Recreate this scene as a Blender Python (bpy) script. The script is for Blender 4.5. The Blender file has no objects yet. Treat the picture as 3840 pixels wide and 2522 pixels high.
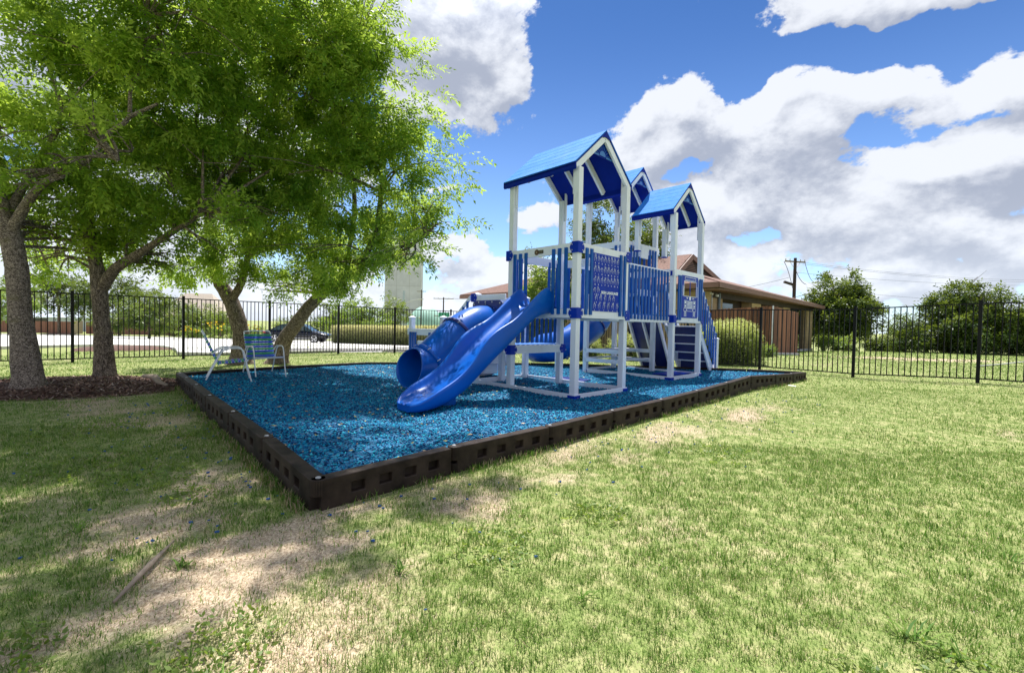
import bpy, bmesh, math, random
import numpy as np
from mathutils import Vector, Matrix
random.seed(7); RNG=np.random.default_rng(11)
sc=bpy.context.scene; COL=sc.collection; PI=math.pi
# ------------------------------------------------------------------ camera
F=1706.67; PITCH=math.radians(-1.398); ROLL=math.radians(1.137); EYE=1.2
fw=Vector((0,math.cos(PITCH),math.sin(PITCH))); u0=Vector((0,-math.sin(PITCH),math.cos(PITCH))); r0=Vector((1,0,0))
cr=r0*math.cos(ROLL)+u0*math.sin(ROLL); cu=-r0*math.sin(ROLL)+u0*math.cos(ROLL)
cd=bpy.data.cameras.new('camera'); cam=bpy.data.objects.new('camera',cd); COL.objects.link(cam)
m=Matrix((cr,cu,-fw)).transposed().to_4x4(); m.translation=Vector((0,0,EYE)); cam.matrix_world=m
cd.lens=16; cd.sensor_width=36; cd.clip_start=.05; cd.clip_end=9000; sc.camera=cam
def ray(x,y): return fw+cr*((x-1920)/F)-cu*((y-1261)/F)
def at(x,y,Y):
    d=ray(x,y); return Vector((0,0,EYE))+d*(Y/d.y)
def onz(x,y,z=0):
    d=ray(x,y); return Vector((0,0,EYE))+d*((z-EYE)/d.z)
# ------------------------------------------------------------------ helpers
def tag(o,label=None,cat=None,group=None,kind=None):
    if label: o['label']=label
    if cat: o['category']=cat
    if group: o['group']=group
    if kind: o['kind']=kind
    return o
def empty(name,loc=(0,0,0),rz=0,label=None,cat=None,group=None):
    o=bpy.data.objects.new(name,None); COL.objects.link(o); o.location=loc; o.rotation_euler=(0,0,rz); o.empty_display_size=.1
    return tag(o,label,cat,group)
def copy_tree(o,parent=None):
    c=o.copy(); COL.objects.link(c); c.parent=parent
    for ch in list(o.children): copy_tree(ch,c)
    return c
def npmesh(name,V,Fs,mat,parent=None,attr=None,smooth=False,n=4):
    """fast mesh: V (N,3), Fs (M,n)"""
    V=np.asarray(V,np.float32).reshape(-1,3); Fs=np.asarray(Fs,np.int32).reshape(-1,n)
    me=bpy.data.meshes.new(name); me.vertices.add(len(V)); me.vertices.foreach_set('co',V.ravel())
    me.loops.add(Fs.size); me.loops.foreach_set('vertex_index',Fs.ravel())
    me.polygons.add(len(Fs)); me.polygons.foreach_set('loop_start',np.arange(0,Fs.size,n,dtype=np.int32))
    me.update(calc_edges=True)
    if attr is not None:
        for k,v in attr.items():
            a=me.attributes.new(k,'FLOAT','POINT'); a.data.foreach_set('value',np.asarray(v,np.float32))
    if smooth: me.polygons.foreach_set('use_smooth',np.ones(len(Fs),bool))
    me.materials.append(mat); o=bpy.data.objects.new(name,me); COL.objects.link(o); o.parent=parent
    return o
class MB:
    def __init__(s): s.v=[]; s.f=[]; s.m=[]; s.mi=0
    def quad8(s,P,flip=False):
        b=len(s.v); s.v+= [tuple(p) for p in P]
        for f in ((0,3,2,1),(4,5,6,7),(0,1,5,4),(1,2,6,5),(2,3,7,6),(3,0,4,7)):
            s.f.append([b+i for i in f]); s.m.append(s.mi)
    def box(s,x0,x1,y0,y1,z0,z1):
        s.quad8([(x0,y0,z0),(x1,y0,z0),(x1,y1,z0),(x0,y1,z0),(x0,y0,z1),(x1,y0,z1),(x1,y1,z1),(x0,y1,z1)])
    def bar(s,a,b,w,h,up=(0,0,1)):
        """box from a to b, w across, h along up-ish"""
        a=Vector(a);b=Vector(b);d=(b-a).normalized();up=Vector(up);sd=d.cross(up)
        if sd.length<1e-4: sd=d.cross(Vector((1,0,0)))
        sd.normalize();u=sd.cross(d).normalized();sd*=w/2;u*=h/2
        s.quad8([a-sd-u,a+sd-u,a+sd+u,a-sd+u,b-sd-u,b+sd-u,b+sd+u,b-sd+u])
    def tube(s,pts,rad,n=8,caps=True):
        pts=[Vector(p) for p in pts]
        if not hasattr(rad,'__len__'): rad=[rad]*len(pts)
        b0=len(s.v); N=len(pts); pu=None
        for i,p in enumerate(pts):
            d=(pts[min(i+1,N-1)]-pts[max(i-1,0)]).normalized()
            if pu is None: pu=d.orthogonal().normalized()
            pu=(pu-d*pu.dot(d)).normalized(); q=d.cross(pu)
            for k in range(n):
                a=2*PI*k/n; s.v.append(tuple(p+(pu*math.cos(a)+q*math.sin(a))*rad[i]))
        for i in range(N-1):
            for k in range(n):
                k2=(k+1)%n; s.f.append([b0+i*n+k,b0+i*n+k2,b0+(i+1)*n+k2,b0+(i+1)*n+k]); s.m.append(s.mi)
        if caps:
            s.f.append([b0+k for k in reversed(range(n))]); s.m.append(s.mi)
            s.f.append([b0+(N-1)*n+k for k in range(n)]); s.m.append(s.mi)
    def cyl(s,c,r,z0,z1,n=16): s.tube([(c[0],c[1],z0),(c[0],c[1],z1)],r,n)
    def poly(s,P): b=len(s.v); s.v+=[tuple(p) for p in P]; s.f.append(list(range(b,b+len(P)))); s.m.append(s.mi)
    def prism(s,P,d):
        """extrude polygon P (3d pts) by vector d"""
        d=Vector(d); b=len(s.v); n=len(P); s.v+=[tuple(p) for p in P]+[tuple(Vector(p)+d) for p in P]
        s.f.append([b+i for i in reversed(range(n))]); s.f.append([b+n+i for i in range(n)]); s.m+=[s.mi]*2
        for i in range(n):
            j=(i+1)%n; s.f.append([b+i,b+j,b+n+j,b+n+i]); s.m.append(s.mi)
    def grid(s,R,closed_u=False,closed_v=False):
        """R rows of points"""
        b=len(s.v); n=len(R[0]); r=len(R)
        for row in R: s.v+=[tuple(p) for p in row]
        for i in range(r if closed_v else r-1):
            for k in range(n if closed_u else n-1):
                i2=(i+1)%r;k2=(k+1)%n
                s.f.append([b+i*n+k,b+i*n+k2,b+i2*n+k2,b+i2*n+k]); s.m.append(s.mi)
    def build(s,name,mats,parent=None,smooth=False,bevel=0,subd=0,segs=2,auto=None,fix=True):
        me=bpy.data.meshes.new(name); me.from_pydata(s.v,[],s.f)
        if not isinstance(mats,(list,tuple)): mats=[mats]
        for q in mats: me.materials.append(q)
        me.polygons.foreach_set('material_index',s.m)
        if fix:
            bm=bmesh.new(); bm.from_mesh(me); bmesh.ops.recalc_face_normals(bm,faces=bm.faces); bm.to_mesh(me); bm.free()
        if smooth: me.polygons.foreach_set('use_smooth',[True]*len(me.polygons))
        o=bpy.data.objects.new(name,me); COL.objects.link(o); o.parent=parent
        if bevel:
            md=o.modifiers.new('b','BEVEL'); md.width=bevel; md.segments=segs; md.limit_method='ANGLE'; md.angle_limit=.7
        if subd:
            md=o.modifiers.new('s','SUBSURF'); md.levels=md.render_levels=subd
        return o
# ------------------------------------------------------------------ material helpers
class NT:
    def __init__(s,nt): s.nt=nt
    def n(s,t,**k):
        nd=s.nt.nodes.new(t)
        for a,b in k.items():
            if a=='op': nd.operation=b
            elif a.startswith('_'): nd.inputs[int(a[1:])].default_value=b
            else:
                try: setattr(nd,a,b)
                except Exception: nd.inputs[a].default_value=b
        return nd
    def l(s,a,b): s.nt.links.new(a,b)
    def val(s,inp,v):
        if hasattr(v,'is_linked') or isinstance(v,bpy.types.NodeSocket): s.l(v,inp)
        else: inp.default_value=v
    def math(s,op,a,b=0.0,c=0.0,clamp=False):
        nd=s.nt.nodes.new('ShaderNodeMath'); nd.operation=op; nd.use_clamp=clamp
        s.val(nd.inputs[0],a); s.val(nd.inputs[1],b); s.val(nd.inputs[2],c); return nd.outputs[0]
    def vmath(s,op,a,b=(0,0,0)):
        nd=s.nt.nodes.new('ShaderNodeVectorMath'); nd.operation=op; s.val(nd.inputs[0],a); s.val(nd.inputs[1],b); return nd
    def mix(s,f,a,b,bt='MIX'):
        nd=s.nt.nodes.new('ShaderNodeMix'); nd.data_type='RGBA'; nd.blend_type=bt
        s.val(nd.inputs['Factor'],f)
        for i,v in ((6,a),(7,b)):
            if isinstance(v,(tuple,list)) and len(v)==3: v=(*v,1)
            s.val(nd.inputs[i],v)
        return nd.outputs[2]
    def noise(s,vec,scale,detail=3,rough=.5,dist=0,dim='3D'):
        nd=s.nt.nodes.new('ShaderNodeTexNoise'); nd.noise_dimensions=dim
        nd.inputs['Scale'].default_value=scale; nd.inputs['Detail'].default_value=detail; nd.inputs['Roughness'].default_value=rough; nd.inputs['Distortion'].default_value=dist
        if vec is not None: s.l(vec,nd.inputs['Vector'])
        return nd.outputs['Fac']
    def ramp(s,f,stops,interp='LINEAR'):
        nd=s.nt.nodes.new('ShaderNodeValToRGB'); cr_=nd.color_ramp; cr_.interpolation=interp
        while len(cr_.elements)<len(stops): cr_.elements.new(.5)
        for e,(p,c) in zip(cr_.elements,stops):
            e.position=p; e.color=(c,c,c,1) if not hasattr(c,'__len__') else (*c[:3],1)
        s.val(nd.inputs[0],f); return nd.outputs[0]
    def smooth(s,v,a,b):
        nd=s.nt.nodes.new('ShaderNodeMapRange'); nd.interpolation_type='SMOOTHSTEP'
        s.val(nd.inputs[0],v); nd.inputs[1].default_value=a; nd.inputs[2].default_value=b; return nd.outputs[0]
def newmat(name):
    m=bpy.data.materials.new(name); m.use_nodes=True; nt=NT(m.node_tree); b=m.node_tree.nodes['Principled BSDF']
    return m,nt,b
def mat(name,col,rough=.5,metal=0,var=.12,vscale=6,bump=.0,bscale=40,spec=.5,coat=0,col2=None,detail=4):
    m,t,b=newmat(name); tc=t.n('ShaderNodeTexCoord'); ob=tc.outputs['Object']
    nz=t.noise(ob,vscale,detail,.6)
    c1=tuple(c*(1-var) for c in col); c2=col2 or tuple(min(1,c*(1+var)) for c in col)
    f=t.smooth(nz,.3,.7); t.l(t.mix(f,c1,c2),b.inputs['Base Color'])
    b.inputs['Roughness'].default_value=rough; b.inputs['Metallic'].default_value=metal; b.inputs['Specular IOR Level'].default_value=spec
    b.inputs['Coat Weight'].default_value=coat
    r=t.noise(ob,vscale*3,3,.6); t.l(t.math('MULTIPLY_ADD',r,.2,rough-.1),b.inputs['Roughness'])
    if bump:
        bp=t.n('ShaderNodeBump'); bp.inputs['Strength'].default_value=bump; bp.inputs['Distance'].default_value=.01
        t.l(t.noise(ob,bscale,4,.6),bp.inputs['Height']); t.l(bp.outputs[0],b.inputs['Normal'])
    return m
# ------------------------------------------------------------------ terrain
def ss(a,b,x): t=np.clip((x-a)/(b-a),0,1); return t*t*(3-2*t)
def gz(x,y):
    x=np.asarray(x,float);y=np.asarray(y,float)
    z=-.1*(1-ss(3.2,7.5,y-.25*x))
    z=z+.13*ss(8.8,11.5,x)*(1-ss(15,24,y))+.03*ss(3,5,x)*(1-ss(8,12,y))*ss(5,8,y)
    z=z+.13*np.exp(-(((x-9.8)/4)**2+((y-18)/3)**2))
    far=np.maximum(y-17.5,0)
    left=-.027*far; left=np.where(y>75,-1.55-.004*(y-75),left); left=np.maximum(left,-3.4)
    rr=np.hypot(x,y); d=rr*1.0
    right=-.0*far-.55*ss(19,38,y-.35*x+2)-.075*np.maximum(y-34,0); right=np.maximum(right,-9)
    w=ss(-2,14,x-.15*y); z=z+left*(1-w)+right*w
    return z
def GZ(x,y): return float(gz(x,y))
# ------------------------------------------------------------------ materials
WHITE=mat('white_vinyl',(.80,.82,.90),.32,var=.03,vscale=1.5,bump=.03,bscale=90)
BLUE=mat('blue_plastic',(.000,.030,.38),.38,var=.10,vscale=2,spec=.15)
SLATB=mat('slat_blue_plastic',(.000,.085,.38),.42,var=.12,vscale=5,bump=.05,spec=.25)
def wear(m,col,amt,lo=.55,sc_=2.2,stretch=(1,1,.35)):
    t=NT(m.node_tree); b=m.node_tree.nodes['Principled BSDF']; src=b.inputs['Base Color'].links[0].from_socket
    ob=t.n('ShaderNodeTexCoord').outputs['Object']; mp=t.n('ShaderNodeMapping'); mp.inputs['Scale'].default_value=stretch; t.l(ob,mp.inputs['Vector'])
    f=t.math('MULTIPLY',t.smooth(t.noise(mp.outputs[0],sc_,7,.72),lo,lo+.2),amt); s=t.math('MULTIPLY',t.smooth(t.noise(mp.outputs[0],sc_*16,3,.6),.66,.72),amt*.8)
    t.l(t.mix(t.math('MAXIMUM',f,s),src,col),b.inputs['Base Color'])

DKBLUE=mat('navy_plastic',(.002,.014,.15),.35,var=.12,vscale=3)
SLIDE=mat('slide_blue_plastic',(.000,.090,.46),.33,var=.10,vscale=1.2,spec=.28,coat=.05)
ROOFB=mat('roof_sheet_blue',(.03,.21,.66),.75,var=.07,vscale=3,bump=.04,spec=.12)
ROOFU=mat('roof_fascia_blue',(.000,.016,.26),.5,spec=.12,var=.10,vscale=4)
LTB=mat('light_blue_plastic',(.03,.16,.50),.4,var=.05)
STEEL=mat('galvanised_steel',(.6,.6,.6),.35,metal=.9,var=.1)
DARKM=mat('black_plastic',(.02,.018,.018),.4,var=.3,vscale=30)
FENCE=mat('black_painted_steel',(.004,.004,.006),.5,var=.2,vscale=20,spec=.22)
LETTER=mat('white_print',(.92,.95,1.0),.5,var=.02)
def gravel_mat():
    m,t,b=newmat('blue_rubber_mulch'); at_=t.n('ShaderNodeAttribute',attribute_name='rnd'); r=at_.outputs['Fac']
    c=t.ramp(r,[(0,(.000,.022,.085)),(.3,(.000,.070,.20)),(.65,(.001,.185,.38)),(.9,(.006,.33,.50)),(.985,(.02,.42,.54)),(1,(.08,.48,.56))])
    t.l(c,b.inputs['Base Color']); b.inputs['Roughness'].default_value=.6; b.inputs['Specular IOR Level'].default_value=.2; return m
MULCH=gravel_mat()
def mulchbase():
    m,t,b=newmat('rubber_mulch_bed'); ob=t.n('ShaderNodeTexCoord').outputs['Object']
    v=t.n('ShaderNodeTexVoronoi'); v.inputs['Scale'].default_value=42; t.l(ob,v.inputs['Vector'])
    nz=t.noise(ob,90,3,.7)
    c=t.ramp(t.math('ADD',t.math('MULTIPLY',v.outputs['Distance'],.9),t.math('MULTIPLY',nz,.45)),[(.15,(.000,.015,.06)),(.45,(.000,.065,.19)),(.75,(.001,.155,.33)),(1,(.006,.29,.45))])
    t.l(c,b.inputs['Base Color']); b.inputs['Roughness'].default_value=.6
    bp=t.n('ShaderNodeBump'); bp.inputs['Strength'].default_value=1; bp.inputs['Distance'].default_value=.02; t.l(v.outputs['Distance'],bp.inputs['Height']); t.l(bp.outputs[0],b.inputs['Normal'])
    return m
MULCHB=mulchbase()
# dry-patch field shared by lawn shader and blades (numpy twin kept simple: sums of sines)
def dryness(x,y):
    """0 lush .. 1 bare straw"""
    n=(np.sin(x*1.9+1.3*np.sin(y*1.3+.5))+np.sin(y*2.3+1.7*np.sin(x*1.1))+.8*np.sin(3.7*x-2.9*y+1)+.6*np.sin(5.9*x+4.7*y+np.sin(7*y))+.5*np.sin(9.1*y-8.3*x+2))/3.9
    d=.17+.26*n
    # worn strip along the border and under the left trees
    du=(x+1.3)*.716+(y-3.1)*.698; dv=-(x+1.3)*.698+(y-3.1)*.716   # du along front edge, dv along left edge
    front=np.exp(-((dv+.55)/.55)**2)*(du>-1)*(1-ss(5,9,du))
    left=np.exp(-((du+.75)/.95)**2)*(dv>-1.5)*(1-ss(6,8,dv))
    hf=.5+.5*(np.sin(4.1*x+2.3*y+2*np.sin(1.7*y))*np.sin(3.3*y-2.1*x)+.5*np.sin(11*x+3*np.sin(6*y)))
    d=d+(.36*front+.30*left)*(.25+1.0*hf)+.18*hf*np.exp(-(((x+2.0)/1.5)**2+((y-2.5)/.6)**2))+.08*np.exp(-(((x+.7)/1.1)**2+((y-1.7)/.3)**2))
    d=d-.05*ss(1.5,4,x)*(1-ss(10,14,y))+.0*y
    d=d+.55*np.exp(-(((x-17.5)/4.5)**2+((y-20)/2.2)**2))+.12*ss(14,17,y)*(1-ss(2,6,x))*0
    return np.clip(d,0,1)
def lawnmat():
    m,t,b=newmat('lawn_soil'); at_=t.n('ShaderNodeAttribute',attribute_name='dry').outputs['Fac']; ob=t.n('ShaderNodeTexCoord').outputs['Object']
    n1=t.noise(ob,1.1,5,.6); n2=t.noise(ob,9,5,.7); n3=t.noise(ob,60,4,.7)
    st=t.n('ShaderNodeMapping'); st.inputs['Scale'].default_value=(1,.35,1); t.l(ob,st.inputs['Vector']); n4=t.noise(st.outputs[0],150,2,.7)
    fine=t.math('ADD',t.math('MULTIPLY',n3,.5),t.math('MULTIPLY',n4,.5))
    g=t.mix(t.smooth(fine,.35,.65),(.09,.14,.03),(.29,.345,.115))
    g=t.mix(t.smooth(n2,.4,.7),g,(.42,.40,.19))
    s=t.mix(t.smooth(fine,.36,.66),(.27,.19,.125),(.70,.57,.41))
    f=t.math('ADD',at_,t.math('MULTIPLY_ADD',n1,.5,-.25)); f=t.math('ADD',f,t.math('MULTIPLY_ADD',n2,.5,-.25))
    t.l(t.mix(t.smooth(f,.25,.62),g,s),b.inputs['Base Color']); b.inputs['Roughness'].default_value=.95; b.inputs['Specular IOR Level'].default_value=.15
    bp=t.n('ShaderNodeBump'); bp.inputs['Strength'].default_value=.7; bp.inputs['Distance'].default_value=.02; t.l(fine,bp.inputs['Height']); t.l(bp.outputs[0],b.inputs['Normal'])
    return m
LAWN=lawnmat()
def blademat():
    m,t,b=newmat('grass_blades'); a1=t.n('ShaderNodeAttribute',attribute_name='rnd').outputs['Fac']; a2=t.n('ShaderNodeAttribute',attribute_name='dry').outputs['Fac']
    g=t.ramp(a1,[(0,(.055,.14,.014)),(.45,(.135,.26,.032)),(.8,(.26,.35,.085)),(1,(.45,.45,.19))])
    s=t.ramp(a1,[(0,(.32,.22,.13)),(.5,(.58,.46,.29)),(1,(.80,.70,.50))])
    c=t.mix(a2,g,s); b.inputs['Roughness'].default_value=.6; b.inputs['Specular IOR Level'].default_value=.2
    t.l(c,b.inputs['Base Color'])
    tr=t.n('ShaderNodeBsdfTranslucent'); t.l(c,tr.inputs[0]); mx=t.n('ShaderNodeMixShader'); mx.inputs[0].default_value=.35
    t.l(b.outputs[0],mx.inputs[1]); t.l(tr.outputs[0],mx.inputs[2]); out=m.node_tree.nodes['Material Output']; t.l(mx.outputs[0],out.inputs[0])
    return m
BLADE=blademat()
def leafmat(name,c0,c1,c2,trans=.42,rough=.45):
    m,t,b=newmat(name); a1=t.n('ShaderNodeAttribute',attribute_name='rnd').outputs['Fac']
    c=t.ramp(a1,[(0,c0),(.55,c1),(1,c2)]); t.l(c,b.inputs['Base Color']); b.inputs['Roughness'].default_value=rough; b.inputs['Specular IOR Level'].default_value=.35
    tr=t.n('ShaderNodeBsdfTranslucent'); c_t=t.mix(.45,c,(.56,.68,.07)); t.l(c_t,tr.inputs[0]); mx=t.n('ShaderNodeMixShader'); mx.inputs[0].default_value=trans
    t.l(b.outputs[0],mx.inputs[1]); t.l(tr.outputs[0],mx.inputs[2]); t.l(mx.outputs[0],m.node_tree.nodes['Material Output'].inputs[0])
    return m
LEAF1=leafmat('shade_tree_leaves',(.055,.14,.014),(.18,.34,.034),(.46,.58,.10),.66)
LEAF2=leafmat('dark_tree_leaves',(.010,.032,.006),(.034,.08,.012),(.12,.17,.03),.3)
LEAF3=leafmat('light_tree_leaves',(.05,.11,.02),(.12,.21,.04),(.25,.34,.09),.45)
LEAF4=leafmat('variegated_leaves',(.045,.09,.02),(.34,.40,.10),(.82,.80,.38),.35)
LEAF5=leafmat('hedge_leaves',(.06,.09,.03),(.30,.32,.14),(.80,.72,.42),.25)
LEAF6=leafmat('grey_green_leaves',(.03,.06,.012),(.11,.17,.035),(.26,.32,.08),.32)
FLOWER=mat('yellow_petals',(.85,.55,.02),.6,var=.2,vscale=20)
def barkmat(name,dark,light,sc_=1.0,horiz=False):
    m,t,b=newmat(name); ob=t.n('ShaderNodeTexCoord').outputs['Object']; mp=t.n('ShaderNodeMapping')
    mp.inputs['Scale'].default_value=(1,1,.4) if not horiz else (.8,.8,1.1); t.l(ob,mp.inputs['Vector'])
    n=t.noise(mp.outputs[0],28*sc_,6,.72,.6); n2=t.noise(ob,5,3,.6); n3=t.noise(ob,70,4,.7)
    f=t.math('ADD',t.math('MULTIPLY',n,.75),t.math('MULTIPLY',n3,.3))
    vo=t.n('ShaderNodeTexVoronoi'); vo.feature='DISTANCE_TO_EDGE'; vo.inputs['Scale'].default_value=48*sc_; nv=t.n('ShaderNodeMix'); nv.data_type='VECTOR'; nv.inputs[0].default_value=.2; t.l(mp.outputs[0],nv.inputs[4]); nc=t.n('ShaderNodeTexNoise'); nc.inputs['Scale'].default_value=9; t.l(ob,nc.inputs['Vector']); t.l(nc.outputs['Color'],nv.inputs[5]); t.l(nv.outputs[1],vo.inputs['Vector']); f=t.math('ADD',t.math('MULTIPLY',f,.86),t.math('MULTIPLY',t.smooth(vo.outputs['Distance'],0,.25),.14)); c=t.mix(t.smooth(f,.40,.72),dark,light); c=t.mix(t.math('MULTIPLY',t.smooth(n2,.55,.75),.5),c,(.16,.14,.06))
    t.l(c,b.inputs['Base Color']); b.inputs['Roughness'].default_value=.9; b.inputs['Specular IOR Level'].default_value=.2
    bp=t.n('ShaderNodeBump'); bp.inputs['Strength'].default_value=1; bp.inputs['Distance'].default_value=.03; t.l(f,bp.inputs['Height']); t.l(bp.outputs[0],b.inputs['Normal'])
    return m
BARK=barkmat('grey_flaking_bark',(.07,.05,.042),(.55,.44,.38),1.1,True); BARK2=barkmat('furrowed_bark',(.055,.04,.032),(.46,.36,.28),.9)
CONC=mat('pale_concrete',(.62,.60,.56),.85,var=.1,vscale=.35,bump=.15,bscale=30,detail=7)
KERB=mat('kerb_concrete',(.55,.53,.49),.85,var=.12,vscale=3)
SOIL=mat('bark_mulch_soil',(.11,.058,.042),.95,var=.5,vscale=14,bump=.9,bscale=45,detail=8)
STONE=None
def stonemat(name,cols,bw,bh,mort):
    m,t,b=newmat(name); ob=t.n('ShaderNodeTexCoord').outputs['UV']
    br=t.n('ShaderNodeTexBrick'); t.l(ob,br.inputs['Vector']); br.inputs['Scale'].default_value=1; br.inputs['Brick Width'].default_value=bw; br.inputs['Row Height'].default_value=bh; br.inputs['Mortar Size'].default_value=.008
    br.inputs['Color1'].default_value=(*cols[0],1); br.inputs['Color2'].default_value=(*cols[1],1); br.inputs['Mortar'].default_value=(*mort,1)
    o2=t.n('ShaderNodeTexCoord').outputs['Object']; n=t.noise(o2,6,5,.7)
    t.l(t.mix(t.math('MULTIPLY',t.smooth(n,.35,.7),.35),br.outputs[0],tuple(c*.6 for c in cols[0])),b.inputs['Base Color']); b.inputs['Roughness'].default_value=.9
    bp=t.n('ShaderNodeBump'); bp.inputs['Strength'].default_value=.5; t.l(br.outputs['Fac'],bp.inputs['Height']); bp.invert=True; t.l(bp.outputs[0],b.inputs['Normal'])
    return m
STONE=stonemat('tan_stone_block',((.48,.36,.20),(.40,.29,.16)),.6,.25,(.25,.19,.12))
BRICK=stonemat('pale_brick',((.5,.38,.25),(.42,.3,.2)),.22,.075,(.4,.36,.3))
SHING=mat('brown_shingle',(.20,.115,.09),.9,var=.25,vscale=9,bump=.6,bscale=14,detail=8)
TRIM=mat('brown_painted_trim',(.20,.105,.075),.6,var=.12,vscale=3)
DKWALL=mat('dark_brown_wall',(.028,.014,.011),.7,var=.3,vscale=3)
BLACKG=mat('dark_glass',(.012,.012,.015),.08,var=.1,spec=.6)
def woodmat(name,a,b_,):
    m,t,b=newmat(name); ob=t.n('ShaderNodeTexCoord').outputs['Object']; mp=t.n('ShaderNodeMapping'); mp.inputs['Scale'].default_value=(1,1,.08); t.l(ob,mp.inputs['Vector'])
    n=t.noise(mp.outputs[0],30,5,.7); r=t.n('ShaderNodeAttribute',attribute_name='rnd').outputs['Fac']; n2=t.noise(ob,2,4,.7)
    f=t.math('ADD',t.math('MULTIPLY',n,.6),t.math('MULTIPLY',r,.5)); c=t.mix(t.smooth(f,.25,.85),a,b_); c=t.mix(t.math('MULTIPLY',t.smooth(n2,.5,.75),.5),c,tuple(x*.45 for x in a))
    t.l(c,b.inputs['Base Color']); b.inputs['Roughness'].default_value=.85
    bp=t.n('ShaderNodeBump'); bp.inputs['Strength'].default_value=.4; t.l(n,bp.inputs['Height']); t.l(bp.outputs[0],b.inputs['Normal']); return m
WOODF=woodmat('weathered_cedar',(.09,.036,.02),(.29,.13,.07)); WOODP=woodmat('creosoted_pole_wood',(.05,.03,.025),(.13,.08,.06)); WOODL=woodmat('grey_stick_wood',(.26,.20,.15),(.48,.40,.32)); WOODR=woodmat('red_brown_fence_wood',(.20,.085,.065),(.30,.14,.11))
wear(WHITE,(.42,.38,.32),.30,.52,3.0); wear(BLUE,(.05,.12,.36),.35); wear(SLATB,(.06,.20,.42),.3,.5,4); wear(SLIDE,(.01,.17,.55),.35,.5,2.0,(.6,1,1)); wear(ROOFB,(.20,.42,.70),.35,.5,2,(1,.3,1))
# ------------------------------------------------------------------ sun & sky
SUN_EL=math.radians(67); SUN_DIR=Vector((-.08,.997,0)).normalized()*math.cos(SUN_EL)+Vector((0,0,math.sin(SUN_EL)))
sl=bpy.data.lights.new('sun','SUN'); so=bpy.data.objects.new('sun',sl); COL.objects.link(so); sl.energy=5.0; sl.angle=math.radians(.53); sl.color=(1,.97,.925)
so.rotation_euler=SUN_DIR.to_track_quat('Z','Y').to_euler(); so.location=(0,0,30)
w=bpy.data.worlds.new('World'); sc.world=w; w.use_nodes=True; t=NT(w.node_tree); bg=w.node_tree.nodes['Background']
sky=t.n('ShaderNodeTexSky'); sky.sky_type='NISHITA'; sky.sun_disc=False; sky.sun_elevation=SUN_EL; sky.sun_rotation=math.atan2(SUN_DIR.x,SUN_DIR.y); sky.air_density=1.0; sky.dust_density=.4; sky.ozone_density=4
gen=t.n('ShaderNodeTexCoord').outputs['Generated']
nrm=t.vmath('NORMALIZE',gen).outputs[0]; sx=t.n('ShaderNodeSeparateXYZ'); t.l(nrm,sx.inputs[0])
def D(px,py): d=ray(px,py).normalized(); return d
# cloud masses: image-derived directions, then plain world directions with an angular radius (rad), flattening and weight
CL=[]
def cl(px,py,rx,ry=None,wt=1.0): CL.append((D(px,py),rx/F,(ry or rx)/F,wt))
cl(3100,480,420,270,.85); cl(3650,560,330,230,.8); cl(2900,730,400,260,.85); cl(3420,850,480,190,.8); cl(2980,930,300,150,.7); cl(2640,430,170,140,.9)
cl(2480,560,150,120); cl(2560,300+160,150,110); cl(3120,55,230,85,.85); cl(3420,10,240,70,.7); cl(2990,100,110,70,.8); cl(3830,300,240,130,.85)
cl(2700,780,260,190); cl(2760,1010,220,90,.8); cl(3300,1020,330,110,.9); cl(3750,900,240,120,.8); cl(3500,1120,480,50,.55); cl(3050,1110,250,50,.5)
cl(1650,120,230,170,1.2); cl(1800,210,150,130,1.15); cl(1480,30,260,200,1.2); cl(1905,290,90,80,1.0); cl(1500,300,160,90,.7); cl(1730,385,110,40,.5)
cl(2010,840,90,50,1.05); cl(2650,960,140,90,.7); cl(1720,960,130,50,.7); cl(1850,1050,200,70,.8); cl(1650,1130,260,60,.8); cl(1100,1100,500,120,.9); cl(400,1000,600,200,.9); cl(900,500,500,300,.7); cl(300,200,500,300,.6)
# beyond the frame, so that the whole dome reads as the same broken sky
for (dx,dy,dz,r,wt) in ((1,.2,.35,.5,.9),(1,-.6,.5,.5,.9),(.2,-1,.4,.6,.9),(-.7,-.8,.4,.5,.9),(-1,.1,.5,.45,.8),(.3,.1,1,.35,.7),(0,-1,.9,.35,.7),(-1,.6,1.2,.3,.6),(.9,.6,1.4,.35,.8)):
    CL.append((Vector((dx,dy,dz)).normalized(),r,r*.6,wt))
GAPS=[(D(px,py),rx/F,ry/F,wt) for px,py,rx,ry,wt in ((3700,425,330,60,.75),(3270,500,140,80,.8),(3510,835,240,75,.9),(3040,360,120,60,.6),(2740,240,230,130,.9),(3050,205,280,65,1.0),(3400,150,340,65,1.0),(3740,85,300,70,1.0),(2560,640,140,70,.6),(3250,980,330,45,.6),(3650,720,220,40,.5),(2300,150,300,200,.6),(2850,900,160,50,.5),(3150,640,150,40,.45))]
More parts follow.
